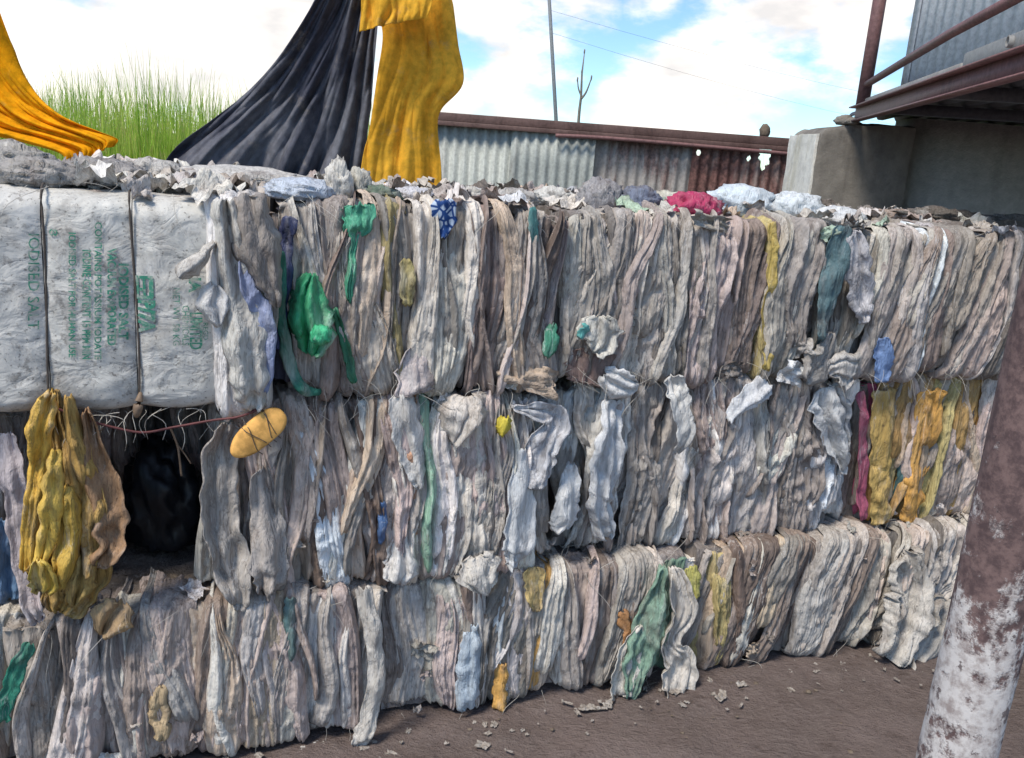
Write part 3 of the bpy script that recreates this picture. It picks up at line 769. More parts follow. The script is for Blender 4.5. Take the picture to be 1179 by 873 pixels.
    for i, (c, w) in enumerate([('w', 0.075), ('l', 0.05), ('g', 0.05)]):
        add('sack', sack_strip('sack', x - 0.01, min(x + w, W), H, 700 + i, prot=0.02 - 0.012 * i, lean=-0.05, back=0.3, amp=0.03), 'sack', root, col_of(c)); x += w * 0.95
    rg = random.Random(91)
    for q in range(56):
        o = add('scrap', SCRAPS[rg.randrange(len(SCRAPS))], 'sack', root, col_of(rg.choice('wwlllggpdtg')))
        o.location = (rg.uniform(0.02, W - 0.02), rg.uniform(0.0, 1.0), H + rg.uniform(0, 0.02)); o.rotation_euler = (rg.uniform(-.5, .5), rg.uniform(-.5, .5), rg.uniform(0, 6.28)); o.scale = [rg.uniform(0.7, 1.5)] * 3
    L = strand_curves(26, ((0.5, W), (-0.02, 0.02), (-0.005, 0.02)), 33, (0.02, 0.07), 0.0008) + strand_curves(30, ((0.3, W), (-0.02, 0.3), (H - 0.01, H + 0.02)), 34)
    s = add('frayed_strands', tubes('frayed_strands', L, 4), 'strand', root); s['kind'] = 'stuff'
printed_bale()

# ------------------------------------------------------------------ loose ribbons and flaps lying against the face
def face_ribbon(name, parent_key, ctrl, color, seed, off=0.03, fr=26, amp=0.020, mat='sack', bulge=0.004, part=True, thick=True, label=None, cat=None, group=None):
    """ctrl: (pixel x, pixel y, pixel width, extra outward metres) down the face of the wall"""
    B = BALES.get(parent_key)
    base = (B['off'] if B else 0.0) + off
    C = []
    for (x, y, w, o) in ctrl:
        u, z = wall_uz(x, y, base + o); u2, _ = wall_uz(x + w, y, base + o)
        C.append((u, z, abs(u2 - u), base + o))
    C = np.array(C); ln = np.sum(np.linalg.norm(np.diff(C[:, :2], axis=0), axis=1))
    nr = max(10, int(ln / 0.009)); S = spline(C, nr)
    nc = max(8, int(C[:, 2].max() / 0.005)) + 1
    s = np.linspace(-1, 1, nc)
    T = np.gradient(S[:, :2], axis=0); T /= np.linalg.norm(T, axis=1)[:, None] + 1e-9
    Nn = np.stack([-T[:, 1], T[:, 0]], 1)
    tt_ = np.linspace(0, 1, nr); hw = np.maximum(S[:, 2], 0.004) * 0.5 * np.clip(np.minimum(tt_, 1 - tt_) / 0.05 + 0.4, 0, 1) ** 0.6
    S[:, 0] += 0.006 * pn(tt_ * 6, tt_ * 0 + 3, seed + 4)
    eL = 1 + 0.45 * np.abs(pn(tt_ * 5, tt_ * 0, seed + 3)) + 0.25 * pn(tt_ * 14, tt_ * 0, seed + 13); eR = 1 + 0.45 * np.abs(pn(tt_ * 5, tt_ * 0 + 5, seed + 3)) + 0.25 * pn(tt_ * 14, tt_ * 0 + 5, seed + 13)
    sj = np.where(s[None, :] < 0, s[None, :] * eL[:, None], s[None, :] * eR[:, None])
    ej = 0.016 * np.abs(pn(s * 2.5, s * 0, seed + 17))[None, :] * (np.clip(tt_ * 2 - 1, -1, 1) ** 5)[:, None] * min(1.0, C[:, 2].max() / 0.05)
    Ug = S[:, 0][:, None] + Nn[:, 0][:, None] * hw[:, None] * sj
    Zg = S[:, 1][:, None] + Nn[:, 1][:, None] * hw[:, None] * sj - ej
    arc = np.linspace(0, ln, nr)[:, None] + 0 * s[None, :]
    acr = hw[:, None] * s[None, :]
    wmax = float(hw.max() * 2); a1 = arc[:, 0]; Xn = np.repeat(s[None, :], nr, 0)
    d = (zigzag(a1, Xn, wmax, seed, 0.34 / fr, 0.75) + zigzag(a1, Xn, wmax, seed + 5, 1.0 / fr, 0.5)) * np.clip(amp / 0.016, 0.5, 1.6) + creases(acr, arc, seed + 7, int(4 + wmax * ln * 900), 0.009, 0.014, 0.06) + 0.5 * amp * pn(acr * 14, arc * 10, seed + 8) + bulge * (1 - np.abs(s)[None, :] ** 3) - bulge
    Og = S[:, 3][:, None] + d
    if B is not None and part:
        V = np.stack([Ug - B['ua'], -(Og - B['off']), Zg - B['zb']], -1).reshape(-1, 3); root = B['root']; o_loc = None
        o = add(name, mesh_np(name, V, grid_quads(nr, nc)), mat, root, color)
    else:
        u0, z0 = float(S[-1, 0]), float(S[:, 1].min())
        V = np.stack([Ug - u0, -Og, Zg - z0], -1).reshape(-1, 3)
        o = add(name, mesh_np(name, V, grid_quads(nr, nc)), mat, None, color)
        p = wall_pt(u0, 0, z0); o.location = tuple(p); o.rotation_euler = (0, 0, WROT)
        tag(o, label, cat, group)
    if thick:
        md = o.modifiers.new('thickness', 'SOLIDIFY'); md.thickness = 0.0025; md.offset = -1
    return o
C_ = lambda k: srgb(*PAL[k])
# top left bale's loose end
face_ribbon('loose_sack', 'T1', [(262, 232, 26, 0), (268, 300, 44, 0.01), (282, 380, 46, 0.02), (288, 440, 40, 0.01), (292, 470, 24, 0)], srgb(200, 197, 190), 401, 0.05, 16, 0.03, bulge=0.03)
face_ribbon('loose_sack', 'T1', [(285, 228, 34, 0), (292, 260, 46, 0.012), (303, 300, 40, 0.02), (315, 335, 24, 0.02), (318, 352, 10, 0.01)], srgb(136, 128, 122), 402, 0.075, 14, 0.022, bulge=0.025)
face_ribbon('loose_sack', 'T1', [(277, 300, 8, 0), (287, 335, 18, 0), (303, 360, 20, 0), (306, 400, 18, 0), (304, 450, 16, 0)], srgb(146, 156, 188), 403, 0.055, 20, 0.014, 'clean')
face_ribbon('loose_sack', 'T1', [(246, 280, 4, 0), (232, 296, 14, 0), (215, 310, 20, 0), (206, 318, 8, 0)], srgb(196, 192, 186), 404, 0.055, 20, 0.014)
face_ribbon('loose_sack', 'T1', [(248, 330, 18, 0), (245, 345, 34, 0.01), (247, 360, 26, 0.01), (250, 372, 8, 0)], srgb(206, 204, 202), 405, 0.05, 18, 0.02)
# navy / green bits between the top bales
face_ribbon('loose_sack', 'T2', [(333, 250, 14, 0), (329, 300, 16, 0), (325, 350, 12, 0), (322, 400, 16, 0)], srgb(38, 52, 96), 411, 0.02, 24, 0.016, 'clean')
face_ribbon('loose_sack', 'T2', [(322, 290, 7, 0), (323, 330, 9, 0), (326, 380, 10, 0), (334, 420, 12, 0), (352, 448, 10, 0), (372, 452, 6, 0)], srgb(30, 112, 92), 412, 0.035, 24, 0.012, 'clean')
face_ribbon('loose_sack', 'T2', [(412, 238, 38, 0), (413, 256, 30, 0), (407, 280, 12, 0), (404, 310, 9, 0), (402, 346, 8, 0)], srgb(72, 160, 128), 413, 0.03, 24, 0.012, 'clean')
face_ribbon('loose_sack', 'T2', [(384, 355, 6, 0), (394, 385, 9, 0), (402, 415, 10, 0), (406, 440, 8, 0)], srgb(28, 110, 78), 414, 0.03, 24, 0.012, 'clean')
face_ribbon('printed_rag', 'T2', [(512, 232, 26, 0), (513, 248, 24, 0), (512, 264, 14, 0), (511, 272, 6, 0)], None, 415, 0.035, 26, 0.014, 'check')
face_ribbon('loose_sack', 'T2', [(467, 300, 13, 0), (468, 330, 15, 0), (467, 350, 10, 0)], srgb(164, 148, 78), 416, 0.028, 24, 0.008)
face_ribbon('loose_sack', 'T2', [(478, 400, 20, 0), (478, 425, 34, 0.01), (478, 446, 40, 0.015), (478, 452, 36, 0.01)], srgb(190, 178, 176), 417, 0.02, 18, 0.012)
face_ribbon('loose_sack', 'T2', [(613, 240, 9, 0), (613, 262, 10, 0), (615, 280, 6, 0)], srgb(70, 130, 128), 418, 0.02, 24, 0.008, 'clean')
face_ribbon('loose_sack', 'T2', [(637, 375, 8, 0), (634, 395, 14, 0), (630, 410, 9, 0)], srgb(60, 140, 112), 419, 0.03, 24, 0.012, 'clean')
# flaps in the right top bales
face_ribbon('loose_sack', 'T3', [(690, 365, 30, 0), (690, 382, 46, 0.012), (690, 396, 36, 0.02), (684, 404, 18, 0.02)], srgb(206, 202, 192), 421, 0.04, 16, 0.012)
face_ribbon('loose_sack', 'T3', [(676, 375, 10, 0), (668, 388, 8, 0)], srgb(96, 176, 170), 422, 0.055, 16, 0.006, 'clean')
face_ribbon('loose_sack', 'T3', [(684, 404, 40, 0), (680, 425, 42, 0), (676, 442, 36, 0)], srgb(124, 98, 92), 423, 0.02, 18, 0.014)
face_ribbon('loose_sack', 'T3', [(696, 432, 16, 0), (712, 442, 30, 0.015), (728, 448, 22, 0.015), (738, 444, 8, 0)], srgb(210, 209, 208), 424, 0.04, 22, 0.02, 'clean')
face_ribbon('loose_sack', 'T3', [(890, 258, 9, 0), (889, 300, 9, 0), (886, 350, 14, 0), (884, 400, 11, 0), (882, 424, 7, 0)], srgb(190, 164, 76), 425, 0.022, 24, 0.01)
face_ribbon('loose_sack', 'T3', [(972, 262, 16, 0), (966, 300, 20, 0), (956, 340, 22, 0), (947, 375, 14, 0), (944, 390, 6, 0)], srgb(50, 96, 106), 426, 0.055, 20, 0.016)
face_ribbon('loose_sack', 'T3', [(958, 385, 12, 0), (950, 405, 24, 0), (938, 425, 30, 0), (926, 438, 14, 0)], srgb(150, 146, 142), 427, 0.04, 20, 0.018)
face_ribbon('loose_sack', 'T4', [(1016, 390, 10, 0), (1018, 405, 18, 0), (1017, 425, 16, 0), (1016, 440, 10, 0)], srgb(116, 144, 190), 428, 0.03, 24, 0.01, 'clean')
face_ribbon('loose_sack', 'T4', [(984, 268, 18, 0), (986, 310, 26, 0), (992, 350, 22, 0), (996, 370, 8, 0)], srgb(196, 194, 198), 429, 0.035, 18, 0.016)
face_ribbon('loose_sack', 'T4', [(985, 430, 30, 0), (968, 424, 24, 0.01), (955, 430, 14, 0)], srgb(190, 186, 182), 430, 0.04, 22, 0.016)
# middle row
face_ribbon('loose_sack', 'M1', [(262, 488, 30, 0), (250, 540, 36, 0.02), (255, 600, 40, 0.03), (266, 650, 36, 0.03), (275, 690, 20, 0.03), (274, 700, 8, 0.03)], srgb(172, 164, 156), 431, 0.03, 18, 0.03)
face_ribbon('loose_sack', 'M1', [(300, 540, 20, 0), (306, 600, 34, 0.02), (312, 650, 40, 0.03), (310, 676, 26, 0.03), (308, 686, 8, 0.02)], srgb(168, 160, 154), 432, 0.035, 18, 0.03)
face_ribbon('loose_sack', 'M1', [(538, 456, 40, 0), (540, 475, 56, 0.02), (532, 495, 46, 0.02), (522, 510, 14, 0)], srgb(202, 192, 182), 433, 0.03, 14, 0.02, bulge=0.035)
face_ribbon('loose_sack', 'M1', [(460, 455, 26, 0), (470, 500, 30, 0.01), (480, 545, 20, 0.01), (482, 560, 8, 0)], srgb(206, 203, 199), 434, 0.035, 18, 0.018, 'clean')
face_ribbon('loose_sack', 'M1', [(470, 520, 14, 0), (474, 560, 18, 0), (472, 600, 16, 0)], srgb(196, 148, 118), 435, 0.03, 20, 0.014)
face_ribbon('loose_sack', 'M1', [(462, 610, 10, 0), (462, 640, 26, 0.01), (460, 662, 34, 0.02), (458, 670, 22, 0.02)], srgb(206, 202, 198), 436, 0.03, 20, 0.018, 'clean')
face_ribbon('loose_sack', 'M1', [(442, 580, 6, 0), (441, 600, 9, 0), (438, 625, 5, 0)], srgb(56, 92, 138), 437, 0.04, 20, 0.006, 'clean')
face_ribbon('loose_sack', 'M1', [(548, 640, 30, 0.02), (552, 656, 44, 0.04), (556, 672, 30, 0.05), (560, 682, 8, 0.05)], srgb(200, 194, 186), 438, 0.02, 16, 0.014)
face_ribbon('loose_sack', 'M1', [(604, 520, 18, 0), (600, 570, 30, 0.01), (598, 620, 34, 0.015), (594, 640, 22, 0.01), (590, 652, 10, 0.01)], srgb(204, 205, 206), 439, 0.03, 20, 0.02, 'clean')
face_ribbon('loose_sack', 'M1', [(581, 482, 12, 0), (580, 492, 14, 0), (576, 498, 7, 0)], srgb(204, 186, 60), 440, 0.045, 20, 0.012, 'clean')
face_ribbon('loose_sack', 'M1', [(588, 470, 5, 0), (638, 480, 24, 0), (622, 520, 30, 0), (616, 560, 22, 0)], srgb(196, 196, 200), 4401, 0.02, 20, 0.02)
face_ribbon('loose_sack', 'M2', [(776, 436, 18, 0.05), (782, 460, 22, 0.06), (786, 490, 18, 0.05), (778, 520, 12, 0.03)], srgb(206, 204, 200), 441, 0.05, 22, 0.016, 'clean')
face_ribbon('loose_sack', 'M2', [(660, 535, 10, 0), (654, 570, 26, 0.02), (648, 600, 30, 0.02), (640, 612, 10, 0.01)], srgb(208, 208, 208), 442, 0.07, 20, 0.02, 'clean')
face_ribbon('loose_sack', 'M2', [(706, 462, 22, 0.01), (694, 520, 34, 0.03), (690, 580, 26, 0.03), (700, 620, 14, 0.02)], srgb(208, 209, 211), 443, 0.03, 20, 0.03, 'clean')
face_ribbon('loose_sack', 'M2', [(884, 442, 20, 0.0), (864, 456, 20, 0.01), (840, 484, 8, 0.01)], srgb(210, 211, 214), 444, 0.05, 20, 0.018, 'clean')
face_ribbon('loose_sack', 'M2', [(948, 446, 30, 0.01), (958, 480, 38, 0.02), (968, 520, 22, 0.01), (970, 545, 8, 0)], srgb(206, 206, 206), 445, 0.035, 20, 0.026, 'clean')
face_ribbon('loose_sack', 'M3', [(991, 452, 9, 0), (994, 520, 11, 0), (992, 596, 10, 0)], srgb(160, 58, 96), 446, 0.03, 24, 0.01)
face_ribbon('loose_sack', 'M3', [(1074, 450, 26, 0), (1064, 510, 22, 0), (1054, 560, 20, 0), (1048, 600, 16, 0)], srgb(214, 158, 64), 447, 0.028, 34, 0.012)
face_ribbon('loose_sack', 'M3', [(1018, 450, 22, 0), (1016, 510, 22, 0), (1014, 560, 20, 0), (1014, 602, 18, 0)], srgb(196, 162, 82), 448, 0.028, 34, 0.012)
# bottom row
face_ribbon('loose_sack', 'B1', [(418, 680, 16, 0.02), (430, 730, 16, 0.03), (432, 790, 16, 0.03), (420, 840, 18, 0.02), (408, 856, 16, 0.02)], srgb(194, 188, 180), 451, 0.03, 20, 0.02)
face_ribbon('loose_sack', 'B1', [(334, 690, 12, 0), (335, 720, 11, 0), (336, 760, 5, 0)], srgb(64, 108, 110), 452, 0.03, 20, 0.01)
face_ribbon('loose_sack', 'B1', [(185, 790, 12, 0), (184, 820, 22, 0.01), (186, 850, 14, 0.01)], srgb(188, 162, 122), 453, 0.03, 20, 0.014)
face_ribbon('loose_sack', 'B1', [(140, 695, 30, 0), (128, 712, 44, 0.01), (118, 728, 14, 0)], srgb(180, 146, 98), 454, 0.03, 20, 0.016)
face_ribbon('loose_sack', 'B2', [(760, 650, 8, 0.0), (752, 700, 30, 0.01), (742, 750, 40, 0.02), (724, 800, 20, 0.02)], srgb(120, 158, 136), 455, 0.03, 20, 0.018)
face_ribbon('loose_sack', 'B2', [(734, 720, 10, 0), (722, 765, 32, 0.01), (712, 800, 24, 0.01)], srgb(208, 202, 192), 456, 0.045, 18, 0.014)
face_ribbon('loose_sack', 'B2', [(772, 655, 18, 0.01), (784, 700, 24, 0.03), (770, 742, 18, 0.03), (786, 765, 30, 0.05), (776, 795, 32, 0.05), (766, 802, 10, 0.04)], srgb(206, 198, 188), 457, 0.035, 18, 0.024)
face_ribbon('loose_sack', 'B2', [(545, 720, 12, 0), (540, 765, 26, 0.01), (538, 815, 20, 0.01)], srgb(176, 190, 202), 458, 0.03, 18, 0.014)
face_ribbon('loose_sack', 'B2', [(580, 765, 10, 0), (578, 790, 18, 0), (576, 815, 14, 0)], srgb(220, 164, 72), 459, 0.03, 18, 0.01)
face_ribbon('loose_sack', 'B2', [(614, 655, 22, 0), (615, 680, 20, 0), (616, 700, 10, 0)], srgb(206, 176, 108), 460, 0.02, 22, 0.012)
face_ribbon('loose_sack', 'B2', [(716, 705, 10, 0), (724, 730, 12, 0), (716, 762, 8, 0)], srgb(186, 128, 70), 461, 0.03, 22, 0.01)
face_ribbon('loose_sack', 'B3', [(796, 655, 14, 0), (798, 672, 14, 0), (798, 690, 8, 0)], srgb(190, 184, 92), 462, 0.03, 22, 0.01)
face_ribbon('loose_sack', 'B4', [(1045, 640, 34, 0.02), (1050, 680, 44, 0.04), (1040, 720, 40, 0.06), (1020, 755, 30, 0.06)], srgb(188, 182, 174), 463, 0.04, 16, 0.03)
face_ribbon('loose_sack', 'B4', [(1090, 690, 40, 0.03), (1076, 730, 40, 0.06), (1050, 765, 30, 0.08), (1036, 772, 14, 0.08)], srgb(178, 172, 164), 464, 0.03, 16, 0.03)
face_ribbon('loose_sack', 'M0', [(8, 500, 30, 0), (16, 560, 30, 0), (24, 620, 26, 0.02), (36, 690, 22, 0.04), (45, 715, 14, 0.04)], srgb(196, 184, 186), 465, 0.10, 18, 0.02)
face_ribbon('loose_sack', 'M0', [(0, 600, 34, 0), (6, 650, 38, 0), (10, 690, 30, 0)], srgb(96, 128, 160), 466, 0.07, 18, 0.02, 'clean')
face_ribbon('loose_sack', 'B0', [(38, 742, 14, 0.04), (24, 762, 18, 0.04), (12, 790, 20, 0.04), (2, 830, 20, 0.04)], srgb(28, 120, 98), 467, 0.06, 24, 0.014, 'clean')

# ------------------------------------------------------------------ the dark gap
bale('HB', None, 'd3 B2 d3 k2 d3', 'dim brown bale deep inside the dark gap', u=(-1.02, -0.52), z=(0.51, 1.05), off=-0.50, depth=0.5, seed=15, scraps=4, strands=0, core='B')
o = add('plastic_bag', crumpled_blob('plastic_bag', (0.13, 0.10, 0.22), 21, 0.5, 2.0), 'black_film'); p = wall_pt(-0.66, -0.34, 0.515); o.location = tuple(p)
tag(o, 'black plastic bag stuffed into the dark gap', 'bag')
def hang_sack():
    ctrl = [(66, 450, 14, 0.0), (66, 490, 34, 0.01), (74, 540, 62, 0.02), (82, 600, 78, 0.03), (84, 650, 76, 0.03), (76, 685, 58, 0.02), (66, 704, 34, 0.02)]
    o = face_ribbon('yellow_sack', None, ctrl, srgb(164, 128, 46), 481, 0.05, 34, 0.030, 'sack', 0.006, part=False, label='crumpled dirty yellow sack hanging at the left edge of the dark gap', cat='sack')
    return o
ys = hang_sack()
def child_ribbon(ctrl, color, seed, off, fr=36, amp=0.024):
    o = face_ribbon('fold', None, ctrl, color, seed, off, fr, amp, 'sack', 0.008, part=False, label='x', cat='x')
    mw = Matrix.Translation(o.location) @ Matrix.Rotation(WROT, 4, 'Z')
    pw = Matrix.Translation(ys.location) @ Matrix.Rotation(WROT, 4, 'Z')
    o.data.transform(pw.inverted() @ mw)
    o.location = (0, 0, 0); o.rotation_euler = (0, 0, 0); o.parent = ys
    del o['label']; del o['category']
child_ribbon([(100, 474, 10, 0), (112, 530, 26, 0.0), (126, 590, 34, 0.02), (128, 625, 28, 0.03), (112, 650, 20, 0.03)], srgb(150, 112, 74), 482, 0.085)
child_ribbon([(76, 458, 10, 0), (92, 520, 22, 0.0), (104, 580, 28, 0.01), (106, 630, 22, 0.01), (100, 660, 10, 0.01)], srgb(178, 140, 58), 486, 0.10)
child_ribbon([(60, 452, 12, 0), (50, 480, 26, 0.0), (44, 540, 20, 0.0), (34, 600, 18, 0.0), (30, 660, 16, 0.0)], srgb(222, 174, 44), 483, 0.105)
child_ribbon([(64, 520, 8, 0), (62, 560, 22, 0.01), (52, 620, 20, 0.01), (44, 668, 12, 0.0)], srgb(232, 190, 66), 485, 0.12)
child_ribbon([(78, 560, 10, 0), (80, 600, 26, 0.01), (74, 650, 24, 0.01), (70, 676, 14, 0.0)], srgb(196, 158, 42), 487, 0.11)
child_ribbon([(46, 644, 18, 0), (50, 662, 30, 0.0), (52, 680, 26, 0.0)], srgb(232, 196, 40), 484, 0.125, 24)
child_ribbon([(96, 640, 20, 0), (94, 668, 30, 0.0), (86, 694, 14, 0.0)], srgb(168, 136, 60), 488, 0.10, 24)
# ochre foam sole
def sole():
    n = 40; th = np.linspace(0, 2 * np.pi, n, endpoint=False)
    a, b = 0.088, 0.034
    x = a * np.sign(np.cos(th)) * np.abs(np.cos(th)) ** 0.6; y = (b + 0.006 * np.cos(th) - 0.006 * np.cos(2 * th)) * np.sign(np.sin(th)) * np.abs(np.sin(th)) ** 0.7
    rings = [(0.0, 0.012), (0.86, 0.012), (0.96, 0.009), (1.0, 0.003), (1.0, -0.006), (0.95, -0.012), (0.0, -0.012)]
    V = np.concatenate([np.stack([x * k, y * k, 0 * x + h + (0.004 * (x * k / a) ** 2)], 1) for k, h in rings]); Q = []
    for i in range(len(rings) - 1):
        for j in range(n): Q.append((i * n + j, i * n + (j + 1) % n, (i + 1) * n + (j + 1) % n, (i + 1) * n + j))
    o = add('shoe_sole', mesh_np('shoe_sole', V, np.array(Q)), 'foam')
    u, z = wall_uz(297, 499, 0.10); p = wall_pt(u, 0.10, z)
    o.matrix_world = Matrix.Translation(p) @ Matrix.Rotation(WROT, 4, 'Z') @ Matrix.Rotation(rad(82), 4, 'X') @ Matrix.Rotation(rad(40), 4, 'Z')
    tag(o, 'ochre foam shoe sole tied to the bale right of the dark gap', 'shoe sole')
    L = [([(x0, -0.055, -0.015), (x0, -0.030, 0.0145), (x0 + dx * 0.5, 0.0, 0.0150), (x0 + dx, 0.030, 0.0145), (x0 + dx, 0.055, -0.015)], 0.0012) for x0, dx in ((-0.03, 0.022), (0.0, -0.02), (0.035, 0.012), (0.02, 0.03))]
    add('string', tubes('string', [(spline(q, 12), r) for q, r in L], 5), 'strap', o)
sole()
def free_tube(name, pts, r, mat, label, cat, sides=6, group=None):
    pts = np.array(pts); b = pts[pts[:, 2].argmin()].copy()
    o = add(name, tube(name, pts - b, r, sides), mat, None, None, tuple(b)); tag(o, label, cat, group); return o
def wpx(L): return [wall_pt(*(lambda q: (q[0], o, q[1]))(wall_uz(x, y, o))) for x, y, o in L]
free_tube('cord', spline(wpx([(60, 468, 0.08), (95, 482, 0.07), (130, 492, 0.06), (165, 498, 0.06), (200, 492, 0.06), (245, 484, 0.07), (275, 480, 0.09), (300, 470, 0.08)]), 40), 0.0035, 'cord', 'dark red cord sagging across the top of the dark gap', 'cord')
free_tube('twig', spline(wpx([(196, 492, 0.055), (204, 512, 0.04), (207, 530, 0.035), (209, 548, 0.03)]), 14), 0.003, 'twig', 'longest dry twig dangling from the red cord', 'twig', 5)
free_tube('twig', spline(wpx([(204, 512, 0.04), (212, 522, 0.03), (220, 534, 0.03)]), 10), 0.002, 'twig', 'short side twig branching right below the red cord', 'twig', 5)
free_tube('twig', spline(wpx([(120, 488, 0.055), (112, 504, 0.05), (104, 512, 0.05), (98, 528, 0.05)]), 12), 0.0022, 'twig', 'thin twig left of the gap against the yellow sack', 'twig', 5)
free_tube('straw_tuft', spline(wpx([(162, 452, 0.09), (160, 462, 0.10), (158, 474, 0.10), (157, 480, 0.09)]), 10), [0.004, 0.006, 0.008, 0.010, 0.012, 0.012, 0.011, 0.009, 0.007, 0.004], 'twig', 'knot of straw tied at the foot of the middle strap', 'straw', 6)

# ------------------------------------------------------------------ loose bags
def green_bag():
    ctrl = [(360, 318, 14, 0.0), (358, 340, 36, 0.02), (360, 365, 46, 0.035), (362, 390, 40, 0.035), (358, 408, 20, 0.02)]
    o = face_ribbon('plastic_bag', None, ctrl, srgb(44, 158, 108), 491, 0.045, 14, 0.04, 'clean', 0.055, part=False, label='bright green knotted plastic bag hanging on the top row', cat='bag')
    V, T = ICO[3]; V = V.copy()
    d = 1 - 0.55 * crumple3(V, 95, 2.4); V = V * d[:, None] * np.array([0.034, 0.026, 0.030])
    u, z = wall_uz(370, 386, 0.11); p = wall_pt(u, 0.105, z)
    V = V @ np.array([[math.cos(WROT), math.sin(WROT), 0], [-math.sin(WROT), math.cos(WROT), 0], [0, 0, 1]])
    k = add('knot', mesh_np('knot', V, T), 'clean', None, srgb(58, 182, 128))
    k.data.transform((Matrix.Translation(o.location) @ Matrix.Rotation(WROT, 4, 'Z')).inverted() @ Matrix.Translation(p)); k.parent = o
green_bag()
def top_blob(px, py, o, size, color, seed, label, name='crumpled_sack', cat='sack', amp=0.5, fr=2.8, rz=0.0, mat='sack', zt=1.66):
    d = ray(px, py); t = ((A0 + NV * o - CP) @ NV) / (d @ NV); P = CP + d * t
    x = add(name, crumpled_blob(name, size, seed, amp, fr), mat, None, color, (P[0], P[1], zt - 0.02)); x.rotation_euler = (0, 0, WROT + rz)
    tag(x, label, cat, 'loose sacks on top of the stack'); return x
top_blob(800, 236, -0.13, (0.115, 0.06, 0.060), srgb(178, 44, 92), 31, 'magenta pink plastic bag crumpled on the top row', 'plastic_bag', 'bag', 0.5, 2.4, mat='clean')
top_blob(690, 222, -0.28, (0.085, 0.07, 0.070), srgb(134, 132, 136), 32, 'dark grey crumpled sack on top left of the pink bag')
top_blob(738, 224, -0.24, (0.085, 0.06, 0.060), srgb(96, 108, 132), 33, 'slate blue crumpled sack beside the pink bag')
top_blob(770, 210, -0.55, (0.12, 0.06, 0.05), srgb(196, 192, 176), 34, 'cream crumpled sack behind the slate blue sack')
top_blob(856, 226, -0.34, (0.17, 0.10, 0.075), srgb(202, 212, 220), 35, 'pale bluish film bundle right of the pink bag', 'plastic_film', 'film', 0.4, 2.2, mat='clean')
top_blob(915, 234, -0.30, (0.13, 0.09, 0.070), srgb(206, 212, 216), 36, 'white film bundle in front of the concrete pier edge', 'plastic_film', 'film', 0.4, 2.2, mat='clean')
top_blob(965, 246, -0.22, (0.11, 0.09, 0.045), srgb(204, 206, 208), 37, 'white film lump above the teal sack', 'plastic_film', 'film', 0.4, 2.0, mat='clean')
top_blob(640, 216, -0.40, (0.09, 0.06, 0.045), srgb(198, 196, 190), 38, 'whitish crumpled sack in front of the pale fence sheet')
top_blob(390, 205, -0.12, (0.045, 0.04, 0.075), srgb(200, 196, 188), 39, 'upright pale tuft of sack below the dark tarp', amp=0.6, fr=2.4)
top_blob(413, 210, -0.16, (0.04, 0.04, 0.060), srgb(190, 188, 178), 40, 'pale tuft of sack at the foot of the yellow tarp', amp=0.6, fr=2.4)
top_blob(438, 214, -0.14, (0.065, 0.05, 0.034), srgb(78, 108, 88), 41, 'dark green rag in front of the yellow tarp', 'crumpled_rag', 'rag')
top_blob(478, 208, -0.22, (0.07, 0.05, 0.032), srgb(206, 206, 212), 42, 'white crumpled sack right of the dark green rag')
top_blob(545, 214, -0.30, (0.10, 0.06, 0.036), srgb(188, 184, 176), 43, 'beige grey crumpled sack right of the yellow tarp')
top_blob(595, 218, -0.30, (0.08, 0.06, 0.040), srgb(172, 168, 164), 44, 'small grey crumpled sack below the pale fence sheet')
top_blob(345, 208, -0.10, (0.10, 0.09, 0.040), srgb(188, 198, 212), 45, 'pale blue white sack end on the top left bale', amp=0.3)
top_blob(270, 205, -0.45, (0.26, 0.16, 0.045), srgb(196, 192, 186), 46, 'broad flattened pale sack below the dark tarp', amp=0.3, fr=2.6)
top_blob(40, 194, -0.10, (0.11, 0.08, 0.045), srgb(150, 146, 142), 47, 'grey crumpled sack on the strapped bale directly below the orange tarp', amp=0.45)
top_blob(120, 196, -0.20, (0.12, 0.10, 0.050), srgb(138, 134, 132), 48, 'dark grey crumpled sack right of the orange tarp', amp=0.5)
top_blob(170, 190, -0.38, (0.13, 0.10, 0.050), srgb(182, 178, 172), 49, 'light grey crumpled sack below the tall grass', amp=0.5)
top_blob(0, 178, -0.30, (0.15, 0.12, 0.065), srgb(160, 156, 150), 50, 'grey sack heap at the far left under the orange tarp', amp=0.5)
top_blob(1090, 252, -0.62, (0.30, 0.08, 0.048), srgb(84, 78, 74), 51, 'dark tangled debris along the back of the right bale', 'debris_clump', 'debris', 0.7, 3.4)
top_blob(1165, 262, -0.62, (0.30, 0.08, 0.045), srgb(92, 88, 86), 52, 'dark debris at the right end below the plaster wall', 'debris_clump', 'debris', 0.7, 3.4)
top_blob(1030, 246, -0.66, (0.13, 0.06, 0.04), srgb(150, 130, 118), 53, 'brownish crumpled rag before the stained pier', 'crumpled_rag', 'rag', 0.6, 2.6)

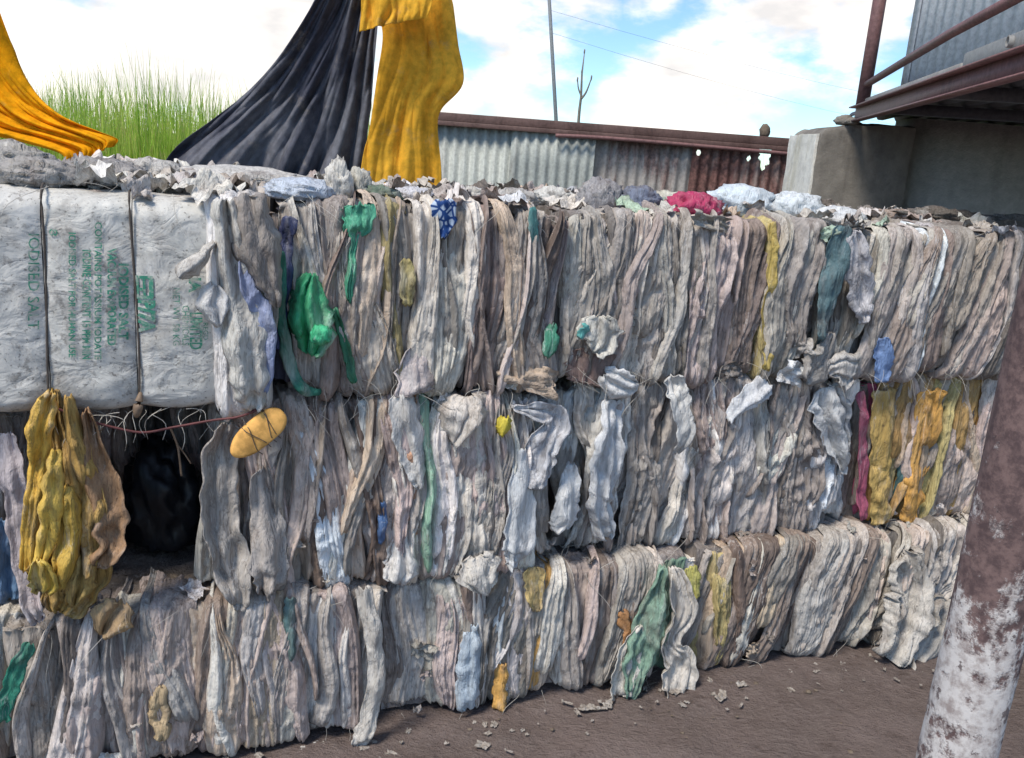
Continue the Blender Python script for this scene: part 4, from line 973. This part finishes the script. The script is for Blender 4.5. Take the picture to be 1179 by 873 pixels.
# ------------------------------------------------------------------ tarps
def tarp(name, L, Rr, Y, seed, mat, label, amp=0.05, fr=6.0, nr=90, nc=110, bow=0.0, twist=0.0):
    """left and right edge given as pixel points from top to bottom, hung in a plane Y metres away"""
    Lp = spline([at_y(x, y, Y) for x, y in L], nr); Rp = spline([at_y(x, y, Y + twist) for x, y in Rr], nr)
    s = np.linspace(0, 1, nc)[None, :, None]
    P = Lp[:, None, :] * (1 - s) + Rp[:, None, :] * s
    t = np.linspace(0, 1, nr)[:, None]; sv = np.linspace(0, 1, nc)[None, :]
    wd = np.linalg.norm(Rp - Lp, axis=1)[:, None]
    wd_n = wd / wd.max()
    f = np.abs(pn(sv * fr + 0.4 * pn(sv * 3, t * 2, seed + 1), t * 1.1, seed)) + 0.3 * np.abs(pn(sv * fr * 2.3, t * 2.0, seed + 2)) + 0.07 * np.abs(pn(sv * fr * 5, t * 5 + sv * 3, seed + 3))
    P[..., 1] -= (f - 0.5) * amp * (0.45 + 0.55 * wd_n) + bow * np.sin(np.pi * sv) * t
    b = P.reshape(-1, 3); base = b[b[:, 2].argmin()].copy()
    o = add(name, mesh_np(name, b - base, grid_quads(nr, nc)), mat, None, None, tuple(base))
    md = o.modifiers.new('thickness', 'SOLIDIFY'); md.thickness = 0.002
    tag(o, label, 'tarp', 'tarps hung behind the stack'); return o
tarp('tarpaulin', [(420, -130), (395, -60), (366, 0), (330, 52), (285, 98), (236, 138), (190, 176), (150, 232)], [(440, -130), (438, -60), (436, 0), (432, 50), (426, 100), (420, 150), (416, 200), (412, 250)], 3.75, 61, 'tarp_dark', 'dark blue grey tarp draped in a triangle above the stack', 0.24, 4.6)
yt = tarp('tarpaulin', [(428, -120), (427, -50), (430, 0), (440, 40), (434, 90), (426, 140), (416, 180), (410, 240)], [(505, -120), (512, -50), (520, 0), (527, 50), (533, 96), (508, 126), (503, 150), (507, 190), (509, 240)], 3.6, 62, 'tarp_yellow', 'yellow tarp hanging in the middle above the stack', 0.10, 2.2, twist=0.08)
y2 = tarp('fold', [(420, -120), (416, -60), (416, 0), (413, 36)], [(500, -120), (498, -60), (497, 0), (492, 20)], 3.5, 63, 'tarp_yellow', 'x', 0.06, 4.0, nr=40, nc=60, bow=0.02)
for k_ in ('label', 'category', 'group'): del y2[k_]
y2.data.transform(Matrix.Translation(y2.location) ); y2.location = (0, 0, 0); y2.data.transform(Matrix.Translation(yt.location).inverted()); y2.parent = yt
tarp('tarpaulin', [(-150, -110), (-140, -40), (-130, 30), (-110, 90), (-80, 130), (-40, 150), (20, 162), (70, 176), (78, 190)], [(-40, -130), (-20, -50), (0, 30), (18, 78), (40, 110), (72, 134), (110, 150), (132, 160), (130, 168)], 3.2, 64, 'tarp_orange', 'bright orange yellow tarp swooping in from the left edge', 0.09, 4.0)

# ------------------------------------------------------------------ grass, fence, far things
def grass(name, n, xr, yr, hr, seed, label, wid=0.008):
    rg = np.random.default_rng(seed); Vs, Qs = [], []
    X = rg.uniform(*xr, n); Y = rg.uniform(*yr, n); cl = 0.5 + 0.5 * pn(X * 1.3, Y * 1.3, seed); Hh = rg.uniform(hr[0], hr[1], n) * (0.78 + 0.3 * cl)
    an = rg.uniform(0, 2 * np.pi, n); bd = 0.05 + 0.65 * rg.random(n) ** 2
    seg = 5
    t = np.linspace(0, 1, seg + 1)
    cx = X[:, None] + np.cos(an)[:, None] * bd[:, None] * (t ** 2.2)[None, :] * 0.9
    cy = Y[:, None] + np.sin(an)[:, None] * bd[:, None] * (t ** 2.2)[None, :] * 0.9
    cz = Hh[:, None] * (t - 0.12 * t ** 3)[None, :]
    w = wid * (1 - t ** 1.7)[None, :] * (0.45 + 1.5 * rg.random(n) ** 2.5)[:, None] + 0.0006
    px, py = -np.sin(an)[:, None], np.cos(an)[:, None]
    A = np.stack([cx + px * w, cy + py * w, cz], -1); B = np.stack([cx - px * w, cy - py * w, cz], -1)
    V = np.stack([A, B], 2).reshape(-1, 3)
    i = (np.arange(n) * (seg + 1) * 2)[:, None] + (np.arange(seg) * 2)[None, :]; i = i.ravel()
    Q = np.stack([i, i + 1, i + 3, i + 2], 1)
    o = add(name, mesh_np(name, V, Q), 'grass'); o['kind'] = 'stuff'; o['label'] = label; o['category'] = 'grass'
grass('tall_grass', 9000, (-6.5, -1.6), (7.4, 10.5), (2.05, 2.75), 5, 'bright green tall grass growing behind the stack at the left')
grass('distant_grass', 5000, (-1.5, 7.0), (9.5, 13.0), (1.9, 2.5), 6, 'thin pale grass tips showing above the rusty fence', 0.005)

def corrugated(name, x0, x1, z0, z1, per=0.09, amp=0.013, rows=3, holes=None, seed=0, ztop=None, wob=0.0, res=8):
    nx = int((x1 - x0) / per * res) + 1
    xs = np.linspace(x0, x1, nx); zs = np.linspace(0, 1, rows)
    X, Tz = np.meshgrid(xs, zs)
    Z = z0 + (z1 - z0) * Tz
    if ztop is not None: Z = Z + Tz * ztop(X)
    Y = amp * np.sin(2 * np.pi * X / per) + wob * pn(X * 1.5, Z * 1.5, seed)
    V = np.stack([X, Y, Z], -1).reshape(-1, 3); Q = grid_quads(rows, nx)
    if holes:
        c = V[Q].mean(1); keep = np.ones(len(Q), bool)
        for hx, hz, rx, rz in holes:
            keep &= ((c[:, 0] - hx) / rx) ** 2 + ((c[:, 2] - hz) / rz) ** 2 > 1 + 0.8 * pn(c[:, 0] * 22, c[:, 2] * 22, seed)
        Q = Q[keep]
    return mesh_np(name, V, Q)
def fence():
    Y = 8.0
    root = empty('corrugated_fence', (0.8, Y, 0))
    tag(root, 'rusty corrugated metal fence with a brown top rail', 'fence')
    def X(px, py): return at_y(px, py, Y)[0] - 0.8
    a, b, c, d = X(492, 160), X(684, 180), X(800, 185), X(925, 190)
    top = 2.06
    def sh(me, mat, lab, y=0.0):
        o = add('sheet', me, mat, root); o.location = (0, y, 0); o['label'] = lab
        md = o.modifiers.new('thickness', 'SOLIDIFY'); md.thickness = 0.003
    mid = (a + b) / 2
    sh(corrugated('sheet', a, mid + 0.05, 0, top, wob=0.01, seed=3), 'sheet_pale', 'pale grey corrugated sheet beside the yellow tarp')
    sh(corrugated('sheet', mid, b, 0, top - 0.005, wob=0.02, seed=4, rows=8), 'sheet_pale', 'pale whitish corrugated sheet', -0.03)
    sh(corrugated('sheet', b - 0.04, c, 0, top, wob=0.02, seed=5, rows=8), 'sheet_rust', 'brown and grey rusted sheet', 0.02)
    hx, hz = at_y(880, 176, Y)[0] - 0.8, at_y(880, 176, Y)[2]
    hs = [(hx, hz, 0.05, 0.13)]
    for (px, py, r) in [(806, 165, 0.022), (804, 176, 0.02), (856, 168, 0.018), (862, 182, 0.02), (896, 168, 0.02), (846, 172, 0.012), (870, 166, 0.015)]:
        q = at_y(px, py, Y); hs.append((q[0] - 0.8, q[2], r, r * 1.4))
    sh(corrugated('sheet', c - 0.03, d + 0.7, 0, top, wob=0.03, seed=6, rows=260, holes=hs, res=26), 'sheet_deep', 'dark rusted sheet with torn holes', -0.01)
    # rails
    rl = add('top_rail', boxes('top_rail', [(a - 0.15, d + 0.8, -0.075, 0.05, top + 0.005, top + 0.075), (a - 0.15, d + 0.8, -0.078, -0.070, top - 0.035, top + 0.004)]), 'steel_rail', root)
    md = rl.modifiers.new('bevel', 'BEVEL'); md.width = 0.006; md.segments = 2
    q0, q1 = at_y(640, 152, Y - 0.1), at_y(915, 174, Y - 0.1)
    add('lower_pipe', tube('lower_pipe', spline([(q0[0] - 0.8, -0.1, 2.01), (0, -0.1, 2.02), (q1[0] - 0.8 + 0.2, -0.1, 2.0)], 20), 0.017, 8), 'steel_red', root)
    for x in (a, b - 0.02, c - 0.02, d + 0.1):
        add('post', boxes('post', [(x - 0.03, x + 0.03, 0.035, 0.095, 0, top - 0.002)]), 'steel_rail', root)
    p = at_y(880, 150, Y); s = add('stone', crumpled_blob('stone', (0.05, 0.045, 0.07), 71, 0.4, 1.5, 3), 'stone', None, None, (p[0], Y - 0.02, top + 0.072))
    tag(s, 'knobbly stone lump sitting on the fence rail', 'stone')
fence()

def far_things():
    Y = 20.0
    p1, p0 = at_y(629, -60, Y), at_y(640, 135, Y)
    dirv = (p1 - p0) / (p1[2] - p0[2]); g = p0 - dirv * p0[2]; top = p0 + dirv * (p1[2] - p0[2])
    o = add('utility_pole', tube('utility_pole', [(0, 0, 0), tuple((p0 - g)), tuple(top - g)], [0.05, 0.042, 0.035], 10), 'wire', None, None, tuple(g)); tag(o, 'thin grey utility pole leaning left beyond the fence', 'pole')
    t2 = np.array([66.0, 76.0, 14.0])
    for i, (h, sag, wh) in enumerate([(0.0, 3.4, 'upper'), (0.45, 4.0, 'lower')]):
        s = p0 + dirv * (3.9 - h - p0[2] + 1.0); e = t2 - np.array([0, 0, h])
        pts = np.array([s + (e - s) * t - np.array([0, 0, sag * 4 * t * (1 - t)]) for t in np.linspace(0, 1, 40)]); b = pts[0].copy()
        w = add('power_line', tube('power_line', pts - b, 0.003, 5), 'wire', None, None, tuple(b)); tag(w, 'faint %s power line crossing the sky right of the leaning pole' % wh, 'wire')
    Y = 16.0
    b = at_y(666, 140, Y); root = empty('bare_tree', (b[0], Y, 0)); tag(root, 'bare forked sapling standing beyond the fence', 'tree')
    def P(x, y): q = at_y(x, y, Y); return (q[0] - b[0], 0, q[2])
    add('trunk', tube('trunk', [(0.05, 0, 0), (0.02, 0, 1.2), P(667, 128), P(669, 112), P(670, 85), P(673, 60)], [0.04, 0.034, 0.026, 0.022, 0.016, 0.008], 8), 'bark', root)
    add('branch', tube('branch', spline([P(669, 114), P(675, 106), P(681, 90)], 8), np.linspace(0.022, 0.01, 8), 6), 'bark', root)
    add('branch', tube('branch', spline([P(669, 110), P(666, 102), P(665, 92)], 8), np.linspace(0.016, 0.008, 8), 6), 'bark', root)
    for (x, y) in ((673, 59), (681, 89), (665, 91), (670, 82)):
        k = add('bud', crumpled_blob('bud', (0.016, 0.016, 0.05), 5, 0.5, 2, 2, False), 'bark', root); q = P(x, y); k.location = (q[0], q[1], q[2] - 0.06)
far_things()

# ------------------------------------------------------------------ platform at the right
def rounded_block(name, x0, x1, y0, y1, z0, z1, r, seed, amp=0.012, cut=0.0):
    V, Q, b = [], [], 0
    def face(fn, na, nb):
        nonlocal b
        a, c = np.meshgrid(np.linspace(0, 1, na), np.linspace(0, 1, nb)); P = fn(a.ravel(), c.ravel()); V.append(P); Q.append(grid_quads(nb, na) + b); b += len(P)
    n1, n2, n3 = 30, 24, 60
    X = lambda a: x0 + (x1 - x0) * a; Yf = lambda a: y0 + (y1 - y0) * a; Z = lambda a: z0 + (z1 - z0) * a
    face(lambda a, c: np.stack([X(a), 0 * a + y0, Z(c)], 1), n1, n3); face(lambda a, c: np.stack([X(1 - a), 0 * a + y1, Z(c)], 1), n1, n3)
    face(lambda a, c: np.stack([0 * a + x0, Yf(1 - a), Z(c)], 1), n2, n3); face(lambda a, c: np.stack([0 * a + x1, Yf(a), Z(c)], 1), n2, n3)
    face(lambda a, c: np.stack([X(a), Yf(c), 0 * a + z1], 1), n1, n2)
    P = np.vstack(V); c0 = np.array([x0 + r, y0 + r, -9]); c1 = np.array([x1 - r, y1 - r, z1 - r])
    core = np.clip(P, c0, c1); d = P - core; ln = np.linalg.norm(d, axis=1)[:, None]
    P = np.where(ln > 1e-6, core + d / np.maximum(ln, 1e-6) * np.minimum(ln, r), P)
    P[:, 0] += amp * pn(P[:, 2] * 5 + P[:, 1] * 3, P[:, 1] * 5, seed); P[:, 1] += amp * pn(P[:, 0] * 5, P[:, 2] * 5, seed + 1)
    P[:, 2] += amp * 2 * pn(P[:, 0] * 7, P[:, 1] * 7, seed + 2) * (P[:, 2] > z1 - 0.3)
    if cut:
        k = np.clip((P[:, 2] - (z1 - cut)) / cut, 0, 1) ** 1.6 * np.clip((x0 + 0.35 - P[:, 0]) / 0.35, 0, 1)
        P[:, 0] += k * 0.05; P[:, 2] -= k * 0.05
    return mesh_np(name, P, np.vstack(Q))
def platform():
    A = np.array([2.16, 6.10]); B = np.array([1.70, 3.30]); dv = (A - B) / np.linalg.norm(A - B)   # beam direction, away from the yard
    nv = np.array([dv[1], -dv[0]])                                     # to the right of it
    yaw = math.atan2(dv[1], dv[0])
    zb = 2.19
    pier = add('concrete_pier', rounded_block('concrete_pier', 1.93, 2.56, 6.05, 6.70, 0, 2.19, 0.015, 5, amp=0.008, cut=0.12), 'pier')
    tag(pier, 'dark stained concrete pier with a pale sunlit left side', 'pier')
    sd_ = add('painted_sunlit_side', rounded_block('painted_sunlit_side', 1.910, 1.935, 6.07, 6.69, 0, 2.10, 0.006, 9, amp=0.006), 'sunlit_whitewash', pier); sd_['label'] = 'whitewashed left side of the pier with sunlight painted into its pale colour'  # thin pale slab: sunlight on this side is painted into its colour
    wl_ = add('plaster_wall', boxes('plaster_wall', [(2.57, 8.5, 6.14, 6.45, 0, 2.25)]), 'plaster'); tag(wl_, 'grey cement plastered wall under the metal deck', 'wall')
    near = B - dv * 0.9; Ln = float(np.linalg.norm(A - near)) + 0.05
    root = empty('metal_deck', (near[0], near[1], 0), yaw)         # local x along the beam away from the camera, local y to the left
    tag(root, 'raised metal deck with a red oxide edge beam at the upper right', 'deck')
    # C channel edge beam, opening outwards (left = +y)
    bm = add('edge_beam', boxes('edge_beam', [(0, Ln, -0.010, 0.0, zb + 0.008, zb + 0.092), (0, Ln, -0.010, 0.045, zb, zb + 0.008), (0, Ln, -0.010, 0.045, zb + 0.092, zb + 0.100)]), 'steel_red', root)
    # corrugated floor sheet
    n = int(4.2 / 0.01); ys_ = np.linspace(-0.03, -4.2, n); zz = zb + 0.085 + 0.018 * np.sign(np.sin(ys_ * 2 * np.pi / 0.13)) * np.minimum(1, np.abs(np.sin(ys_ * 2 * np.pi / 0.13)) * 2)
    V = np.concatenate([np.stack([0 * ys_, ys_, zz], 1), np.stack([0 * ys_ + Ln + 0.55 - 0.17 * ys_, ys_, zz], 1)]); i = np.arange(n - 1)
    fl = add('floor_sheet', mesh_np('floor_sheet', V, np.stack([i, i + 1, i + 1 + n, i + n], 1)), 'dark_deck', root)
    md = fl.modifiers.new('thickness', 'SOLIDIFY'); md.thickness = 0.004; md.offset = 1
    for q in (0.6, 1.7, 2.8):
        add('joist', boxes('joist', [(q, q + 0.05, -4.1, -0.012, zb + 0.003, zb + 0.062)]), 'dark_deck', root)
    cu = add('toe_board', boxes('toe_board', [(0.0, 1.62, -0.052, -0.022, zb + 0.106, zb + 0.185), (1.66, Ln - 0.1, -0.050, -0.024, zb + 0.106, zb + 0.150)]), 'steel_grey', root)
    md = cu.modifiers.new('bevel', 'BEVEL'); md.width = 0.006
    # post and hand rail
    xp = Ln - 0.10
    add('post', tube('post', [(xp, -0.02, zb + 0.10), (xp, -0.02, zb + 0.6), (xp + 0.0, -0.02, zb + 1.25)], 0.042, 14), 'steel_red', root)
    add('post', boxes('post', [(0.02, 0.10, -0.60, -0.52, 0, zb + 0.003)]), 'steel_red', root)
    pr = at_y(1179, 38, 3.6)
    add('hand_rail', tube('hand_rail', [(0.0, -0.02, zb + 0.33), (Ln * 0.5, -0.02, zb + 0.30), (xp, -0.02, zb + 0.235)], 0.022, 12), 'steel_red', root)
    # pipe stub with open dark end
    th = np.linspace(0, 2 * np.pi, 16, endpoint=False); rings = []
    for (y, r) in ((-0.3, 0.022), (-0.005, 0.022), (-0.005, 0.017), (-0.15, 0.017)):
        rings.append(np.stack([r * np.cos(th) + 1.05, 0 * th + y, r * np.sin(th) + zb + 0.155], 1))
    Vp = np.concatenate(rings); Q = [(i * 16 + j, i * 16 + (j + 1) % 16, (i + 1) * 16 + (j + 1) % 16, (i + 1) * 16 + j) for i in range(3) for j in range(16)]
    add('pipe_stub', mesh_np('pipe_stub', Vp, np.array(Q)), 'steel_grey', root)
    # crumbled mortar at the beam seat
    for i, (x, y, s) in enumerate([(Ln - 0.02, 0.06, 0.07), (Ln + 0.05, 0.0, 0.06), (Ln - 0.12, 0.03, 0.05)]):
        add('mortar_lump', crumpled_blob('mortar_lump', (s, s, s * 0.6), 80 + i, 0.5, 1.8, 3), 'pier', root, None, (x, y, zb - 0.02))
    # shed on the deck
    L2 = Ln - 0.42; far_c = near + nv * 0.20 + dv * L2; sy = yaw + rad(13); near_c = far_c - np.array([math.cos(sy), math.sin(sy)]) * L2
    shed = empty('corrugated_shed', (near_c[0], near_c[1], zb + 0.105), sy)
    tag(shed, 'pale grey corrugated metal shed standing on the deck', 'shed')
    w = add('cladding_sheet', corrugated('cladding_sheet', 0, L2, 0, 2.2, 0.10, 0.010), 'sheet_shed', shed); w.modifiers.new('t', 'SOLIDIFY').thickness = 0.002
    w2 = add('cladding_sheet', corrugated('cladding_sheet', 0, 3.2, 0, 2.2, 0.085, 0.014), 'sheet_shed', shed); w2.location = (L2 + 0.016, -0.016, 0); w2.rotation_euler = (0, 0, -math.pi / 2); w2.modifiers.new('t', 'SOLIDIFY').thickness = 0.002
    add('corner_trim', boxes('corner_trim', [(L2 - 0.05, L2 + 0.034, 0.016, 0.020, 0, 2.2), (L2 + 0.032, L2 + 0.036, -0.05, 0.0155, 0, 2.2)]), 'sheet_shed', shed)
    add('roof', boxes('roof', [(-0.2, L2 + 0.2, -3.4, 0.15, 2.21, 2.25)]), 'sheet_shed', shed)
platform()

# ------------------------------------------------------------------ foreground pole
def front_pole():
    c = CP + 1.2 * ray(1101, 873)
    h = np.linspace(0, 3.1, 90); sides = 28; th = np.arange(sides) * 2 * np.pi / sides
    H_, T_ = np.meshgrid(h, th, indexing='ij')
    r = 0.048 + 0.0012 * pn(T_ * 2, H_ * 6, 3) + 0.0009 * pn(np.cos(T_) * 5 + 9, H_ * 24, 4)
    V = np.stack([r * np.cos(T_), r * np.sin(T_), H_], -1).reshape(-1, 3); Q = [(i * sides + j, i * sides + (j + 1) % sides, (i + 1) * sides + (j + 1) % sides, (i + 1) * sides + j) for i in range(len(h) - 1) for j in range(sides)]
    o = add('steel_pole', mesh_np('steel_pole', V, np.array(Q)), 'pole', None, None, (c[0], c[1], -0.02))
    tag(o, 'worn white and brown painted steel pole in the right foreground', 'pole')
front_pole()

# ------------------------------------------------------------------ litter on the ground
def litter():
    rg = random.Random(5); Vs, Qs, b = [], [], 0
    for i in range(110):
        u = rg.uniform(-1.1, 2.6); o = 0.04 + abs(rg.gauss(0, 0.16)); p = wall_pt(u, o, 0.0)
        me = SCRAPS[rg.randrange(len(SCRAPS))]; V = np.array([v.co[:] for v in me.vertices]); Q = np.array([p_.vertices[:] for p_ in me.polygons])
        a = rg.uniform(0, 6.28); s = rg.uniform(0.08, 0.30) * (0.6 if o > 0.2 else 1)
        R = np.array([[math.cos(a), math.sin(a), 0], [-math.sin(a), math.cos(a), 0], [0, 0, 1]]); V = (V @ R) * s + p + np.array([0, 0, 0.0])
        V[:, 2] = V[:, 2] * 0.7 - 0.006; Vs.append(V); Qs.append(Q + b); b += len(V)
    o = add('ground_litter', mesh_np('ground_litter', np.vstack(Vs), np.vstack(Qs)), 'sack', None, srgb(150, 142, 134)); o['kind'] = 'stuff'
    o['label'] = 'small torn scraps scattered on the earth along the foot of the bales'; o['category'] = 'litter'
litter()

def pebbles():
    rg = random.Random(8); V0, T0 = ICO[2]; Vs, Qs, b = [], [], 0
    for i in range(420):
        x, y = rg.uniform(-1.6, 3.0), rg.uniform(1.3, 3.6); r = 0.0025 + 0.010 * rg.random() ** 4
        V = V0 * (1 + 0.5 * pn(V0[:, 0] * 1.5 + i, V0[:, 1] * 1.5 + V0[:, 2], 3))[:, None] * np.array([r, r * rg.uniform(0.6, 1), r * 0.6]) + np.array([x, y, -0.010 + r * 0.3])
        Vs.append(V); Qs.append(T0 + b); b += len(V)
    o = add('pebbles', mesh_np('pebbles', np.vstack(Vs), np.vstack(Qs)), 'stone'); o['kind'] = 'stuff'; o['label'] = 'small stones strewn over the packed earth'; o['category'] = 'pebbles'
pebbles()
